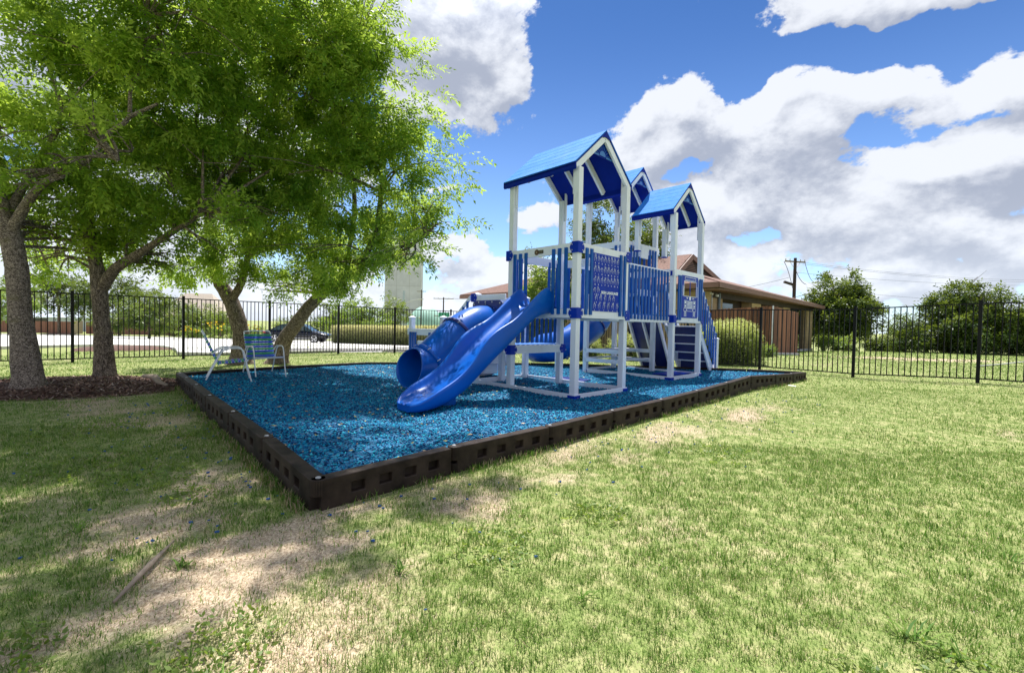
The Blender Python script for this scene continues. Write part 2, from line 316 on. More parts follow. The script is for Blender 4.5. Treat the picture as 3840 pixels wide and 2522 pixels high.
def density(vec):
    acc=None
    wn=t.n('ShaderNodeTexNoise'); wn.inputs['Scale'].default_value=7; wn.inputs['Detail'].default_value=4; t.l(vec,wn.inputs['Vector']); wv=t.vmath('MULTIPLY_ADD',wn.outputs['Color'],(.16,.16,.13)); wv.inputs[2].default_value=(-.08,-.08,-.065); v0=vec; vec=t.vmath('ADD',v0,wv.outputs[0]).outputs[0]
    for d,rx,ry,wt in CL:
        # flatten in elevation: scale z difference
        df=t.vmath('SUBTRACT',vec,tuple(d)).outputs[0]; sp=t.vmath('MULTIPLY',df,(1/rx*.85,1/rx*.85,1/ry*.85)).outputs[0]
        ln=t.vmath('LENGTH',sp).outputs['Value']; v=t.math('MULTIPLY',t.math('SUBTRACT',1.0,ln),wt)
        acc=v if acc is None else t.math('SMOOTH_MAX',acc,v,.25)
    acc=t.math('MAXIMUM',acc,-1.0)
    for d,rx,ry,wt in GAPS:
        df=t.vmath('SUBTRACT',vec,tuple(d)).outputs[0]; sp=t.vmath('MULTIPLY',df,(1/rx,1/rx,1/ry)).outputs[0]
        acc=t.math('SUBTRACT',acc,t.math('MULTIPLY',t.math('MAXIMUM',t.math('SUBTRACT',1.0,t.vmath('LENGTH',sp).outputs['Value']),0.0),wt))
    wp=t.n('ShaderNodeMapping'); wp.inputs['Scale'].default_value=(1,1,1.5); t.l(v0,wp.inputs['Vector'])
    n1=t.noise(wp.outputs[0],5.0,7,.62,.2); n2=t.noise(wp.outputs[0],22,4,.65)
    nn=t.math('ADD',t.math('MULTIPLY',t.math('SUBTRACT',n1,.5),3.3),t.math('MULTIPLY',t.math('SUBTRACT',n2,.5),.75))
    return t.math('ADD',t.math('MULTIPLY',acc,1.05),nn)
d0=density(nrm); off=t.vmath('ADD',nrm,(-.012,.02,.055)).outputs[0]
d1=density(t.vmath('NORMALIZE',off).outputs[0])
maskc=t.smooth(d0,-.02,.20)
relief=t.math('SUBTRACT',d0,d1)                     # >0 on the sun-side rims
n3=t.noise(nrm,3.4,4,.5)
lv=t.math('ADD',t.math('MULTIPLY',relief,1.0),t.math('MULTIPLY',t.math('SUBTRACT',n3,.5),.9)); lv=t.math('ADD',lv,t.math('MULTIPLY',t.math('MINIMUM',d0,1.4),-.26))
lit=t.smooth(lv,-.72,.42)
ccol=t.mix(lit,(2.0,2.2,2.7),(4.15,4.3,4.6))
sd=t.vmath('DOT_PRODUCT',nrm,tuple(SUN_DIR)).outputs['Value']; glow=t.math('MULTIPLY_ADD',t.smooth(sd,.78,1.0),1.6,1.0)
gv=t.vmath('SCALE',ccol); t.l(glow,gv.inputs['Scale']); ccol=gv.outputs[0]
haze=t.math('SUBTRACT',1.0,t.smooth(sx.outputs['Z'],-.02,.22))
tint=t.mix(t.smooth(sx.outputs['Z'],.05,.62),(.72,.80,.92),(.20,.34,.52)); skyc=t.mix(1.0,sky.outputs[0],tint,'MULTIPLY')
skyc=t.mix(t.math('MULTIPLY',haze,.42),skyc,(4.0,5.1,6.3))
ccol=t.mix(t.math('MULTIPLY',haze,.5),ccol,(4.9,5.3,5.9))
fin=t.mix(t.math('MULTIPLY',maskc,.97),skyc,ccol)
t.l(fin,bg.inputs[0]); bg.inputs[1].default_value=.138; w.cycles.sampling_method='MANUAL'; w.cycles.sample_map_resolution=512
sc.view_settings.view_transform='Standard'; sc.view_settings.look='None'; sc.view_settings.exposure=.70; sc.view_settings.gamma=1
# ------------------------------------------------------------------ playset (local x = along bridge "v", y = away-left "u", z up)
YAW=math.radians(44.24)
PS=empty('playset',(1.036,7.381,0),YAW,'white and blue playground set with three roofed towers, slides and a bridge','playset')
def ps(v,u,h=0): a=Vector((v,u,h)); return Matrix.Rotation(YAW,4,'Z')@a+PS.location
PW=.112
def post(v,u,z0,z1,cap=False,kind='post'):
    b=MB(); b.box(v-PW/2,v+PW/2,u-PW/2,u+PW/2,z0,z1)
    o=b.build(kind,WHITE,PS,bevel=.006)
    if cap:
        c=MB(); w=PW/2+.012; c.box(v-w,v+w,u-w,u+w,z1,z1+.02)
        R=[[(v-w,u-w,z1+.02),(v+w,u-w,z1+.02),(v+w,u+w,z1+.02),(v-w,u+w,z1+.02)],[(v-.005,u-.005,z1+.055),(v+.005,u-.005,z1+.055),(v+.005,u+.005,z1+.055),(v-.005,u+.005,z1+.055)]]
        c.grid(R,closed_u=True); c.build('post_cap',WHITE,o,bevel=.002)
    return o
def beam(a,b_,h=.15,w=.04,name='beam',m=None,up=(0,0,1),par=None):
    q=MB(); q.bar(a,b_,w,h,up); return q.build(name,m or WHITE,par or PS,bevel=.005)
def bracket(v,u,z0,z1,dv,du,both=True):
    """blue corner bracket wrapping the outer corner at (v,u); dv/du = inward directions"""
    L=.15; t_=.014; m=MB(); bo=m; zc=(z0+z1)/2; hh=(z1-z0)/2
    def flange(ax):
        # plate with scalloped end
        pts=[]
        prof=[(0,-hh),(L*.80,-hh),(L*.84,-hh*.62),(L*.98,-hh*.45),(L*1.08,0),(L*.98,hh*.45),(L*.84,hh*.62),(L*.80,hh),(0,hh)]
        for s,z in prof:
            pts.append((v+dv*s,u-du*t_,zc+z) if ax=='v' else (v-dv*t_,u+du*s,zc+z))
        d=(0,du*t_,0) if ax=='v' else (dv*t_,0,0)
        m.prism(pts,d)
        for z in (-hh*.5,hh*.5):
            s=L*.72
            p=(v+dv*s,u-du*(t_+.006),zc+z) if ax=='v' else (v-dv*(t_+.006),u+du*s,zc+z)
            q=(p[0],p[1]+du*.008,p[2]) if ax=='v' else (p[0]+dv*.008,p[1],p[2])
            m.mi=1; m.tube([p,q],.010,8); m.mi=0
    flange('v'); flange('u')
    m.box(min(v-dv*t_,v),max(v-dv*t_,v),min(u-du*t_,u),max(u-du*t_,u),z0+.001,z1-.001)
    o=m.build('corner_bracket',[BLUE,STEEL],PS,bevel=.002)
def slats(line,a0,a1,ps_,z0,z1,axis='v',w=.062,th=.031,name='slat_railing',top=None,outer=-1,mat_=None):
    """vertical slats at the given positions on plane (axis const)"""
    m=MB()
    for p in ps_:
        zt=z1 if top is None else z1+top(p); zb=z0 if top is None else z0+top(p)
        if axis=='v': m.box(p-w/2,p+w/2,line+outer*th if outer<0 else line,line if outer<0 else line+th,zb,zt)
        else: m.box(line+outer*th if outer<0 else line,line if outer<0 else line+th,p-w/2,p+w/2,zb,zt)
    return m.build(name,mat_ or SLATB,PS,bevel=.005)
_sl=slats
def slats(line,a0,a1,ps_,*a,**k):
    """one railing object per unbroken run of slats"""
    P=sorted(ps_); runs=[[P[0]]]
    for p in P[1:]:
        if p-runs[-1][-1]>.28: runs.append([p])
        else: runs[-1].append(p)
    for r in runs: _sl(line,a0,a1,r,*a,**k)
T1=dict(v0=0,v1=1.58,u0=0,u1=1.66); T3=dict(v0=4.06,v1=5.66,u0=.35,u1=1.44); T2=dict(v0=3.95,v1=5.55,u0=1.55,u1=2.85); P4=dict(v0=0,v1=1.6,u0=1.66,u1=2.68)
i=PW/2+.02
# posts
for (v,u) in ((i,i),(1.58-i,i),(i,1.66-i),(1.58-i,1.66-i)): post(v,u,-.05,3.80)
for (v,u) in ((4.06+i,.35+i),(5.66-i,.35+i)): post(v,u,-.05,3.87)
for (v,u) in ((4.06+i+.05,1.40),(5.66-i-.02,1.40)): post(v,u,3.10,3.85)
for (v,u) in ((3.95+i,1.55+i),(5.55-i,1.55+i),(3.95+i,2.85-i),(5.45-i,2.85-i)): post(v,u,-.05,4.48)
for (v,u) in ((i,2.68-i),(1.6-i,2.68-i)): post(v,u,-.05,1.80,True)
post(.80,2.68-i,-.05,.68); post(3.2,3.05,-.05,.98,True)
def stubcap(v,u):
    m=MB(); m.box(v-.065,v+.065,u-.065,u+.065,3.085,3.11); m.build('post_foot',BLUE,PS,bevel=.003)
stubcap(4.06+i+.05,1.40); stubcap(5.66-i-.02,1.40)
# decks
def deck(v0,v1,u0,u1,z,m=LTB):
    q=MB(); n=int(round((v1-v0)/.145)); st=(v1-v0)/n
    for k in range(n): q.box(v0+k*st+.001,v0+(k+1)*st-.001,u0+.03,u1-.03,z-.03,z)
    q.build('deck',m,PS,bevel=.003)
    j=MB(); 
    for k in (0.25,.5,.75): j.box(v0+(v1-v0)*k-.02,v0+(v1-v0)*k+.02,u0+.045,u1-.045,z-.15,z-.032)
    j.build('deck_joist',WHITE,PS)
deck(.04,1.54,.04,1.62,1.50); deck(4.1,5.62,.39,1.50,1.50); deck(3.99,5.51,1.59,2.81,2.2); deck(.04,1.56,1.70,2.64,.83)
# bridge deck between tower one and tower three
deck(1.60,4.04,.44,1.40,1.50)
def frame(T,zc,h=.15,sides='abcd',name='beam',w=.035):
    v0,v1,u0,u1=T['v0'],T['v1'],T['u0'],T['u1']; e=.0175
    if 'a' in sides: beam((v0+.0,u0+e,zc),(v1,u0+e,zc),h,w,name)       # face toward -u
    if 'b' in sides: beam((v0,u1-e,zc),(v1,u1-e,zc),h,w,name)
    if 'c' in sides: beam((v0+e,u0+.037,zc),(v0+e,u1-.037,zc),h,w,name)     # face toward -v
    if 'd' in sides: beam((v1-e,u0+.037,zc),(v1-e,u1-.037,zc),h,w,name)
frame(T1,1.42); frame(T1,2.49,.16); frame(T3,1.42); frame(T3,2.49,.16,'ac'); frame(T2,2.12); frame(T2,3.27,.16); frame(P4,.75,.15,'bcd'); 
beam((.10,1.535,.745),(1.48,1.535,.745),.16,.035); frame(P4,1.74,.11,'c'); frame(P4,1.74,.11,'b')
# brackets
for z0,z1 in ((1.335,1.51),(2.40,2.585)):
    bracket(0,0,z0,z1,1,1); bracket(1.58,0,z0,z1,-1,1); bracket(0,1.66,z0,z1,1,-1); bracket(1.58,1.66,z0,z1,-1,-1)
bracket(4.06,.35,1.335,1.51,1,1); bracket(5.66,.35,1.335,1.51,-1,1); bracket(0,2.68,.66,.84,1,-1); bracket(0,2.68,1.66,1.83,1,-1)
# low connector on tower one's left rear post
bracket(0,1.515,.655,.83,1,1); bracket(1.58,1.515,.655,.83,-1,1)
m=MB(); m.box(4.045,4.059,.40,.50,2.42,2.53); m.build('corner_bracket',BLUE,PS,bevel=.01)
# base frame
def base(v0,v1,u0,u1,sd='abcd'):
    frame(dict(v0=v0,v1=v1,u0=u0,u1=u1),.035,.11,sd,'base_beam')
base(0,1.58,0,2.68,'acbd'); base(4.0,5.66,.35,2.85,'abcd')
for v,u,a,b_ in ((0,0,1,1),(1.58,0,-1,1),(4.0,.35,1,1),(5.66,.35,-1,1),(4.0,2.85,1,-1)):
    m=MB(); m.box(min(v,v+a*.13)-.012,max(v,v+a*.13)+.012,u-(.014 if b_>0 else 0),u+(.014 if b_<0 else 0),-.04,.07)
    m.box(v-(.014 if a>0 else 0),v+(.014 if a<0 else 0),min(u,u+b_*.13)-.012,max(u,u+b_*.13)+.012,-.04,.0705)
    m.build('base_bracket',BLUE,PS,bevel=.004)
# railings, tower one left face and right face
slats(0,0,0,(1.43,1.29,1.15,.50,.37,.23),1.40,2.50,'u',name='slat_railing')
slats(0,0,0,(.23,.36,1.25,1.38),1.40,2.50,'v')
slats(1.62,0,0,[.16+.1375*k for k in range(10)],.86,1.36,'v',outer=1)
slats(1.62,0,0,[1.42,1.30,1.18,.24,.36],1.40,2.50,'v',outer=1)      # rear face of tower one
slats(1.58,0,0,[.2,.34,1.46],1.40,2.50,'u',outer=1)
# tower three
slats(.35,0,0,(4.26,4.36,5.40,5.50),1.40,2.44,'v')
# tower two upper rails
slats(1.55,0,0,[4.13,4.27,4.41,5.06,5.2,5.34],2.06,3.25,'v'); slats(3.95,0,0,[1.72,1.86,2.5,2.64],2.06,3.25,'u'); slats(5.55,0,0,[1.72+.137*k for k in range(8)],2.06,3.25,'u',outer=1)
m=MB(); m.box(4.55,4.9,1.50,1.545,2.98,3.30); m.build('entry_panel',WHITE,PS,bevel=.01)
# low platform
slats(2.68,0,0,[.2,.34,.48,1.1,1.24,1.38],.70,1.75,'v',outer=1)
# bridge rails
nb=13
bt=MB(); bt.box(1.60,4.05,.45,.485,2.42,2.52); bt.build('handrail',WHITE,PS,bevel=.004)
bt=MB(); bt.box(1.60,4.05,.45,.485,1.33,1.47); bt.build('beam',WHITE,PS,bevel=.004)
slats(.449,0,0,[1.70+k*.1375 for k in range(17)],1.38,2.49,'v')
bt=MB(); bt.box(1.60,4.0,1.34,1.375,2.42,2.52); bt.build('handrail',WHITE,PS,bevel=.004)
bt=MB(); bt.box(1.60,4.0,1.34,1.375,1.33,1.47); bt.build('beam',WHITE,PS,bevel=.004)
slats(1.376,0,0,[1.70+k*(2.25/15) for k in range(16)],1.38,2.49,'v',outer=1)
# roofs
def roof(v0,v1,ua,ub,hr,he,T,zpost,drop=.0):
    """ridge along u from ua to ub, eaves at v0/v1"""
    vm=(v0+v1)/2; th=.022; root=None
    q=MB(); n=6
    for s,ve in ((-1,v0),(1,v1)):
        for k in range(n):
            a=k/n; b_=(k+1)/n; P=[]
            lift=.0025
            for fr,dz in ((a,0),(b_,lift)):
                P.append((vm+(ve-vm)*fr, hr+(he-hr)*fr+dz))
            (x0,z0),(x1,z1)=P
            q.quad8([(x0,ua,z0-th),(x1,ua,z1-th),(x1,ub,z1-th),(x0,ub,z0-th),(x0,ua,z0),(x1,ua,z1),(x1,ub,z1),(x0,ub,z0)])
    rf=q.build('roof',ROOFB,PS)
    # underside lining, dark eave fascias
    q=MB(); sl_=(hr-he)/(v1-vm)
    for s,ve in ((-1,v0),(1,v1)):
        q.quad8([(vm,ua+.005,hr-.055),(ve,ua+.005,he-.055),(ve,ub-.005,he-.055),(vm,ub-.005,hr-.055),(vm,ua+.005,hr-.024),(ve,ua+.005,he-.024),(ve,ub-.005,he-.024),(vm,ub-.005,hr-.024)])
        x0,x1=sorted((ve,ve-s*.022)); q.prism([(ve,ua-.01,he-.005),(ve,ua-.01,he-.10),(ve-s*.025,ua-.01,he-.125),(ve-s*.025,ua-.01,he-.005)],(0,ub-ua+.02,0))
    # ridge lining end piece on the gable
    q.prism([(vm-.17,ua-.006,hr-.17*sl_-.02),(vm,ua-.006,hr-.02),(vm+.17,ua-.006,hr-.17*sl_-.02),(vm,ua-.006,hr-.13)],(0,.012,0))
    q.build('roof_lining',ROOFU,rf,bevel=.002)
    # rafters
    for uu in (ua+.035,(ua*2+ub)/3+.02,(ua+2*ub)/3,ub-.04):
        for s,ve in ((-1,v0),(1,v1)):
            q=MB(); e=.035
            a=Vector((vm+s*.012,uu,hr-.115-.012*sl_)); b_=Vector((ve-s*.06,uu,he-.115+.06*sl_)); q.bar(a,b_,.045,.115,(0,0,1)); q.build('rafter',WHITE,rf,bevel=.004)
    # knee brackets beside the posts (short boards bolted to post)
    for v,u in T:
        q=MB(); s=1 if v>vm else -1
        q.box(v-s*.0-.022-.075*s*0+(.0),v+.022,u+.062,u+.10,zpost-.42,zpost+.16+.0); o=q.build('post_brace',WHITE,PS,bevel=.004)
        q=MB()
        for z in (zpost-.36,zpost-.27): q.tube([(v,u+.10,z),(v,u+.108,z)],.009,8)
        q.build('bolt',STEEL,o)
    # sunburst gable panel
    gw=(v1-v0)*.25; gz0=hr-.06-gw*sl_*1.05
    q=MB(); q.prism([(vm-gw,ua+.075,gz0),(vm+gw,ua+.075,gz0),(vm,ua+.075,hr-.08)],(0,.014,0)); g=q.build('gable_panel',ROOFU,rf)
    q=MB(); y=ua+.066
    arc=[(vm+.09*math.cos(a),y,gz0+.02+.09*math.sin(a)) for a in [PI*k/14 for k in range(15)]]; q.prism(arc,(0,.006,0))
    q.box(vm-gw*.92,vm-.105,y,y+.006,gz0+.004,gz0+.03); q.box(vm+.105,vm+gw*.92,y,y+.006,gz0+.004,gz0+.03)
    for k in range(9):
        a=PI*(k+.5)/9; L=min(.27,(gw*.92-.0)/max(abs(math.cos(a)),.2)*.62)
        # clip rays to the triangle
        r1=.11; r2=.13
        while r2<L and (gz0+.02+r2*math.sin(a))<(hr-.10-abs(r2*math.cos(a))*sl_): r2+=.01
        q.bar((vm+r1*math.cos(a),y+.003,gz0+.02+r1*math.sin(a)),(vm+r2*math.cos(a),y+.003,gz0+.02+r2*math.sin(a)),.006,.007,(0,1,0))
    q.build('sunburst',LTB,g)
    return rf
roof(-.06,1.64,.05,1.72,4.61,3.86,[(i,i),(1.58-i,i),(i,1.66-i-.16),(1.58-i,1.66-i-.16)],3.80)
roof(4.0,5.72,.40,1.46,4.72,3.94,[(4.06+i,.35+i),(5.66-i,.35+i),(4.06+i+.05,1.24),(5.66-i,1.24)],3.87)
roof(3.89,5.56,1.60,2.92,5.34,4.57,[(3.95+i,1.55+i),(5.55-i,1.55+i),(3.95+i,2.69-i),(5.45-i,2.69-i)],4.48)
# name plate on tower one
q=MB(); q.box(.0,.0,0,0,0,0)
q=MB(); q.box(-.008,-.0005,.745,.87,2.455,2.515); np_=q.build('name_plate',DARKM,PS,bevel=.003)
q=MB(); q.tube([(-.001,.90,2.485),(-.010,.90,2.485)],.048,24); q.tube([(-.010,.90,2.485),(-.012,.90,2.485)],.030,20); q.build('badge_disc',mat('bronze_plate',(.10,.05,.03),.5),np_)
q=MB(); q.tube([(-.012,.90,2.485),(-.0135,.90,2.485)],.016,16); 
for z in (2.475,2.487,2.499): q.box(-.0095,-.008,.76,.845,z-.002,z+.002)
q.build('badge_mark',mat('plate_print',(.35,.28,.18),.5),np_)
# ---- lettering
def text_mesh(body,size,ox,oz,m,conv,bold=.0,align='CENTER'):
    cu_=bpy.data.curves.new('lettering','FONT'); cu_.body=body; cu_.size=size; cu_.align_x=align; cu_.offset=bold; cu_.resolution_u=2
    ob=bpy.data.objects.new('lettering',cu_); COL.objects.link(ob); dg=bpy.context.evaluated_depsgraph_get(); dg.update(); me=ob.evaluated_get(dg).to_mesh()
    b0=len(m.v); m.v+=[conv(ox+v.co.x,oz+v.co.y) for v in me.vertices]
    for p in me.polygons: m.f.append([b0+k for k in p.vertices]); m.m.append(0)
    ob.evaluated_get(dg).to_mesh_clear(); COL.objects.unlink(ob); bpy.data.objects.remove(ob); bpy.data.curves.remove(cu_)
# sign-language panel: v .40..1.21, z 1.47..2.45, front u=-.012
q=MB(); q.box(.40,1.21,-.012,-.001,1.47,2.45); sp=q.build('sign_panel',BLUE,PS,bevel=.003)
cv=lambda x,z:(x,-.0145,z)
L_=MB(); Hd=MB(); rr=random.Random(3)
def strip(m,pts,w):
    for a,b_ in zip(pts,pts[1:]):
        a=Vector(a);b_=Vector(b_);d=(b_-a); 
        if d.length<1e-5: continue
        n=Vector((-d.z,0,d.x)).normalized()*w/2; y=Vector((0,-.0145,0))
        m.poly([(a-n)+y,(b_-n)+y,(b_+n)+y,(a+n)+y])
def hand(cx,cz,s,seed):
    """outline of a signing hand: wrist, palm, raised/folded fingers"""
    r_=random.Random(seed); w=.0034
    palm=[(-.32,-.5),(-.30,-.15),(-.36,.12),(-.25,.3)]
    pts=list(palm); x=-.25
    for k in range(4):
        up=r_.choice((.12,.15,.5,.62)); 
        pts+= [(x,.3+up),(x+.07,.3+up+.07),(x+.13,.3+up),(x+.14,.3)]; x+=.14
    pts+=[(.36,.10),(.30,-.15),(.28,-.5)]
    strip(Hd,[(cx+a*s,0,cz+b_*s) for a,b_ in pts],w)
    sg=r_.choice((-1,1)); strip(Hd,[(cx+a*s*sg,0,cz+b_*s) for a,b_ in ((-.33,-.05),(-.5,.2),(-.42,.26),(-.28,.1))],w)
    strip(Hd,[(cx+a*s,0,cz+b_*s) for a,b_ in ((-.1,.02),(.1,.06),(.16,.0))],w)
def row(chars,xs,z,s=.078):
    for ch,x in zip(chars,xs): hand(x,z+.062,s,ord(ch[0])*7+len(ch)); text_mesh(ch,.034,x,z-.02,L_,cv,.0006)
xs8=[.47+.098*k for k in range(8)]
row('ABCDEFGH',xs8,2.29); row('IJKLMNOP',xs8,2.11); row('QRSTUVWX',xs8,1.93); row('YZ',xs8[:2],1.76)
text_mesh('SIGN LANGUAGE',.066,.915,1.775,L_,cv,.0026)
row('01234',[.52+.13*k for k in range(5)],1.63); row(['5','6','7','8','9','10'],[.47+.137*k for k in range(6)],1.495)
L_.build('lettering',LETTER,sp,fix=False); Hd.build('hand_drawing',LETTER,sp,fix=False)
# fire-truck panel: v 4.43..5.28, z 1.48..2.46 with a see-through windscreen
q=MB(); v0,v1,z0,z1=4.43,5.28,1.46,2.46; wx0,wx1,wz0,wz1=4.53,5.18,1.98,2.33
q.box(v0,wx0,.338,.349,z0,z1); q.box(wx1,v1,.338,.349,z0,z1); q.box(wx0,wx1,.338,.349,z0,wz0); q.box(wx0,wx1,.338,.349,wz1,z1)
q.box(4.845,4.865,.338,.349,wz0,wz1); tp=q.build('truck_panel',BLUE,PS)
q=MB(); Y_=.3345
def rect(x0,x1,a,b_,fill=False,w=.010):
    if fill: q.box(x0,x1,Y_,Y_+.003,a,b_)
    else:
        q.box(x0,x1,Y_,Y_+.003,a,a+w); q.box(x0,x1,Y_,Y_+.003,b_-w,b_); q.box(x0,x0+w,Y_,Y_+.003,a+w,b_-w); q.box(x1-w,x1,Y_,Y_+.003,a+w,b_-w)
rect(4.52,5.19,1.97,2.34); rect(4.56,5.15,2.36,2.43); rect(4.50,4.52,2.0,2.2); rect(4.445,4.50,1.98,2.22,w=.006); rect(5.21,5.265,1.98,2.22,w=.006)
for k in range(6): rect(4.70,5.0,1.70+k*.03,1.715+k*.03,True)
for s in (4.55,5.03):
    rect(s,s+.13,1.70,1.88,w=.008); rect(s+.03,s+.10,1.80,1.86,True); rect(s+.04,s+.09,1.72,1.77,True)
rect(4.53,5.18,1.62,1.69,w=.008)
q.tube([(4.69,Y_,1.655),(4.69,Y_+.003,1.655)],.018,16); q.tube([(5.02,Y_,1.655),(5.02,Y_+.003,1.655)],.018,16)
q.tube([(4.855,Y_-.001,1.93),(4.855,Y_+.003,1.93)],.045,20)
for s in (4.55,5.03):
    for k in range(4):
        z=1.50+k*.03; q.bar((s,Y_,z),(s+.06,Y_,z+.018),.004,.012); q.bar((s+.12,Y_,z),(s+.06,Y_,z+.018),.004,.012)
q.build('truck_drawing',LETTER,tp)
q=MB(); cv2=lambda x,z:(x,Y_-.001,z); text_mesh('FIRE',.05,4.70,1.915,q,cv2,.001); text_mesh('DEPT',.05,5.02,1.915,q,cv2,.001); q.build('lettering',LETTER,tp,fix=False)
# ---- wave slide on the left face of tower one, centre u=.84
ST=[(.06,1.50,1.64,.26),(-.06,1.50,1.83,.27),(-.14,1.485,1.86,.275),(-.24,1.46,1.81,.275),(-.36,1.41,1.72,.27),(-.53,1.30,1.585,.27),(-.72,1.15,1.42,.27),(-.92,1.01,1.28,.275),(-1.08,.90,1.215,.28),(-1.22,.80,1.15,.285),(-1.36,.69,1.07,.285),(-1.48,.60,.97,.28),(-1.58,.52,.85,.28),(-1.68,.44,.72,.28),(-1.80,.355,.60,.285),(-1.93,.28,.50,.29),(-2.07,.22,.42,.30),(-2.20,.175,.36,.305),(-2.33,.145,.30,.30),(-2.46,.12,.225,.28),(-2.56,.105,.165,.235),(-2.62,.10,.13,.17),(-2.65,.095,.11,.10)]
def wave():
    R=[]; uc=.84
    for k,(v,hb,hl,w) in enumerate(ST):
        d=hl-hb; row=[]
        w+=.025; ob_=hb; hb=hb+(.075 if d>.2 else .03 if d>.12 else 0); d=hl-hb; a=[(-w-.035,ob_-.085),(-w-.045,hb+.35*d),(-w-.052,hl-.03),(-w-.035,hl),(-w+.005,hl-.008),(-w+.03,hl-.05 if d>.08 else hl-.02),(-w+.055,hb+.35*d),(-w+.11,hb+.03),(-w*.4,hb)]
        full=a+[(0,hb)]+[(-x,z) for x,z in reversed(a)]+[(w*.7,ob_-.10),(0,ob_-.075),(-w*.7,ob_-.10)]
        R.append([(v,uc+x,max(z,.005)) for x,z in full])
    m=MB(); m.grid(R,closed_u=True); m.poly(list(reversed(R[0]))) ; m.poly(R[-1])
    o=m.build('wave_slide',SLIDE,PS,smooth=True,subd=1)
    f=MB(); f.box(-2.1,-1.85,.84-.12,.84+.12,-.03,.16); f.build('slide_foot',SLIDE,o,bevel=.02)
wave()
# dark tongue where the slide meets the deck
m=MB(); m.box(-.03,.05,.48,1.2,1.505,1.525); m.build('slide_flange',DKBLUE,PS)
# ---- tube helper
def frames(path):
    path=[Vector(p) for p in path]; out=[]
    for k,p in enumerate(path):
        d=(path[min(k+1,len(path)-1)]-path[max(k-1,0)]).normalized(); sd=d.cross(Vector((0,0,1))).normalized(); up=sd.cross(d).normalized(); out.append((p,d,sd,up))
    return out
def smoothpath(pts,n=6):
    pts=[Vector(p) for p in pts]; out=[]
    for k in range(len(pts)-1):
        p0=pts[max(k-1,0)];p1=pts[k];p2=pts[k+1];p3=pts[min(k+2,len(pts)-1)]
        for j in range(n):
            t_=j/n; out.append(.5*((2*p1)+(-p0+p2)*t_+(2*p0-5*p1+4*p2-p3)*t_*t_+(-p0+3*p1-3*p2+p3)*t_**3))
    out.append(pts[-1]); return out
def tube_slide(name,pts,r,rings,exit_len,seg=36,par=PS):
    path=smoothpath(pts); fr=frames(path); m=MB(); R=[]
    for p,d,sd,up in fr: R.append([p+(sd*math.cos(2*PI*k/seg)+up*math.sin(2*PI*k/seg))*r for k in range(seg)])
    # flared exit: bottom runs longer than the top
    p,d,sd,up=fr[-1]; dh=Vector((d.x,d.y,0)).normalized()
    for s in np.linspace(.08,1,9):
        row=[]
        for k in range(seg):
            a=2*PI*k/seg; low=.5-.5*math.sin(a)      # 1 at the bottom
            ext=exit_len*(.12+.88*low**.8)*s
            rad=r*(1+.05*s*s*abs(math.cos(a)))
            q=p+dh*ext+(sd*math.cos(a)*rad+up*math.sin(a)*r)
            q.z=max(q.z-.02*s,.03+.03*(1-s)+ (0.0)); row.append(q)
        R.append(row)
    inner=[[c for c in row] for row in R]
    th=.018; Rin=[]
    for k,row in enumerate(R):
        c=sum(row,Vector())/seg; Rin.append([q+(c-q).normalized()*th for q in row])
    m.grid(R+list(reversed(Rin)),closed_u=True)
    o=m.build(name,SLIDE,par,smooth=True)
    for f_ in rings:
        kk=int(f_*(len(path)-1)); p,d,sd,up=fr[kk]; g=MB(); rows=[]
        for off,rad in ((-.032,r+.001),(-.030,r+.028),(0.0,r+.036),(.030,r+.028),(.032,r+.001)):
            rows.append([p+d*off+(sd*math.cos(2*PI*k/seg)+up*math.sin(2*PI*k/seg))*rad for k in range(seg)])
        g.grid(rows,closed_u=True); c=g.build('collar',DKBLUE if f_<.6 else SLIDE,o,smooth=True)
        bb=MB()
        for k in range(10):
            a=2*PI*(k+.5)/10; e=(sd*math.cos(a)+up*math.sin(a)); bb.tube([p+e*(r+.030)-d*.036,p+e*(r+.030)+d*.036],.008,6)
        bb.build('bolt',STEEL,c)
    return o
tube_slide('tube_slide',[(.02,2.19,1.19),(-.25,2.19,1.17),(-.50,2.19,1.08),(-.80,2.19,.90),(-1.06,2.19,.69),(-1.26,2.19,.53),(-1.38,2.19,.46)],.385,(.03,.47,.97),.60)
# entry panel with scalloped edge of the tube slide
q=MB(); 
prof=[(1.72,.70),(1.72,1.60),(1.80,1.68),(2.50,1.68),(2.60,1.62),(2.60,.70)]
q.prism([(-.045,u,z) for u,z in prof],(.03,0,0)); tpn=q.build('tube_entry_panel',DKBLUE,PS,bevel=.01)
q=MB()
for u,z in ((1.78,1.62),(2.0,1.645),(2.2,1.645),(2.4,1.645),(2.54,1.60)): q.tube([(-.045,u,z),(-.056,u,z)],.014,10)
q.build('bolt',STEEL,tpn)
# ---- spiral tube slide from tower two
tube_slide('spiral_slide',[(4.75,2.80,2.58),(4.85,3.15,2.48),(5.35,3.55,2.15),(5.75,3.60,1.65),(5.45,3.62,1.25),(4.95,3.68,.98),(4.60,3.80,.76),(4.32,4.10,.60),(4.28,4.5,.54)],.43,(.22,.52,.82),.40)
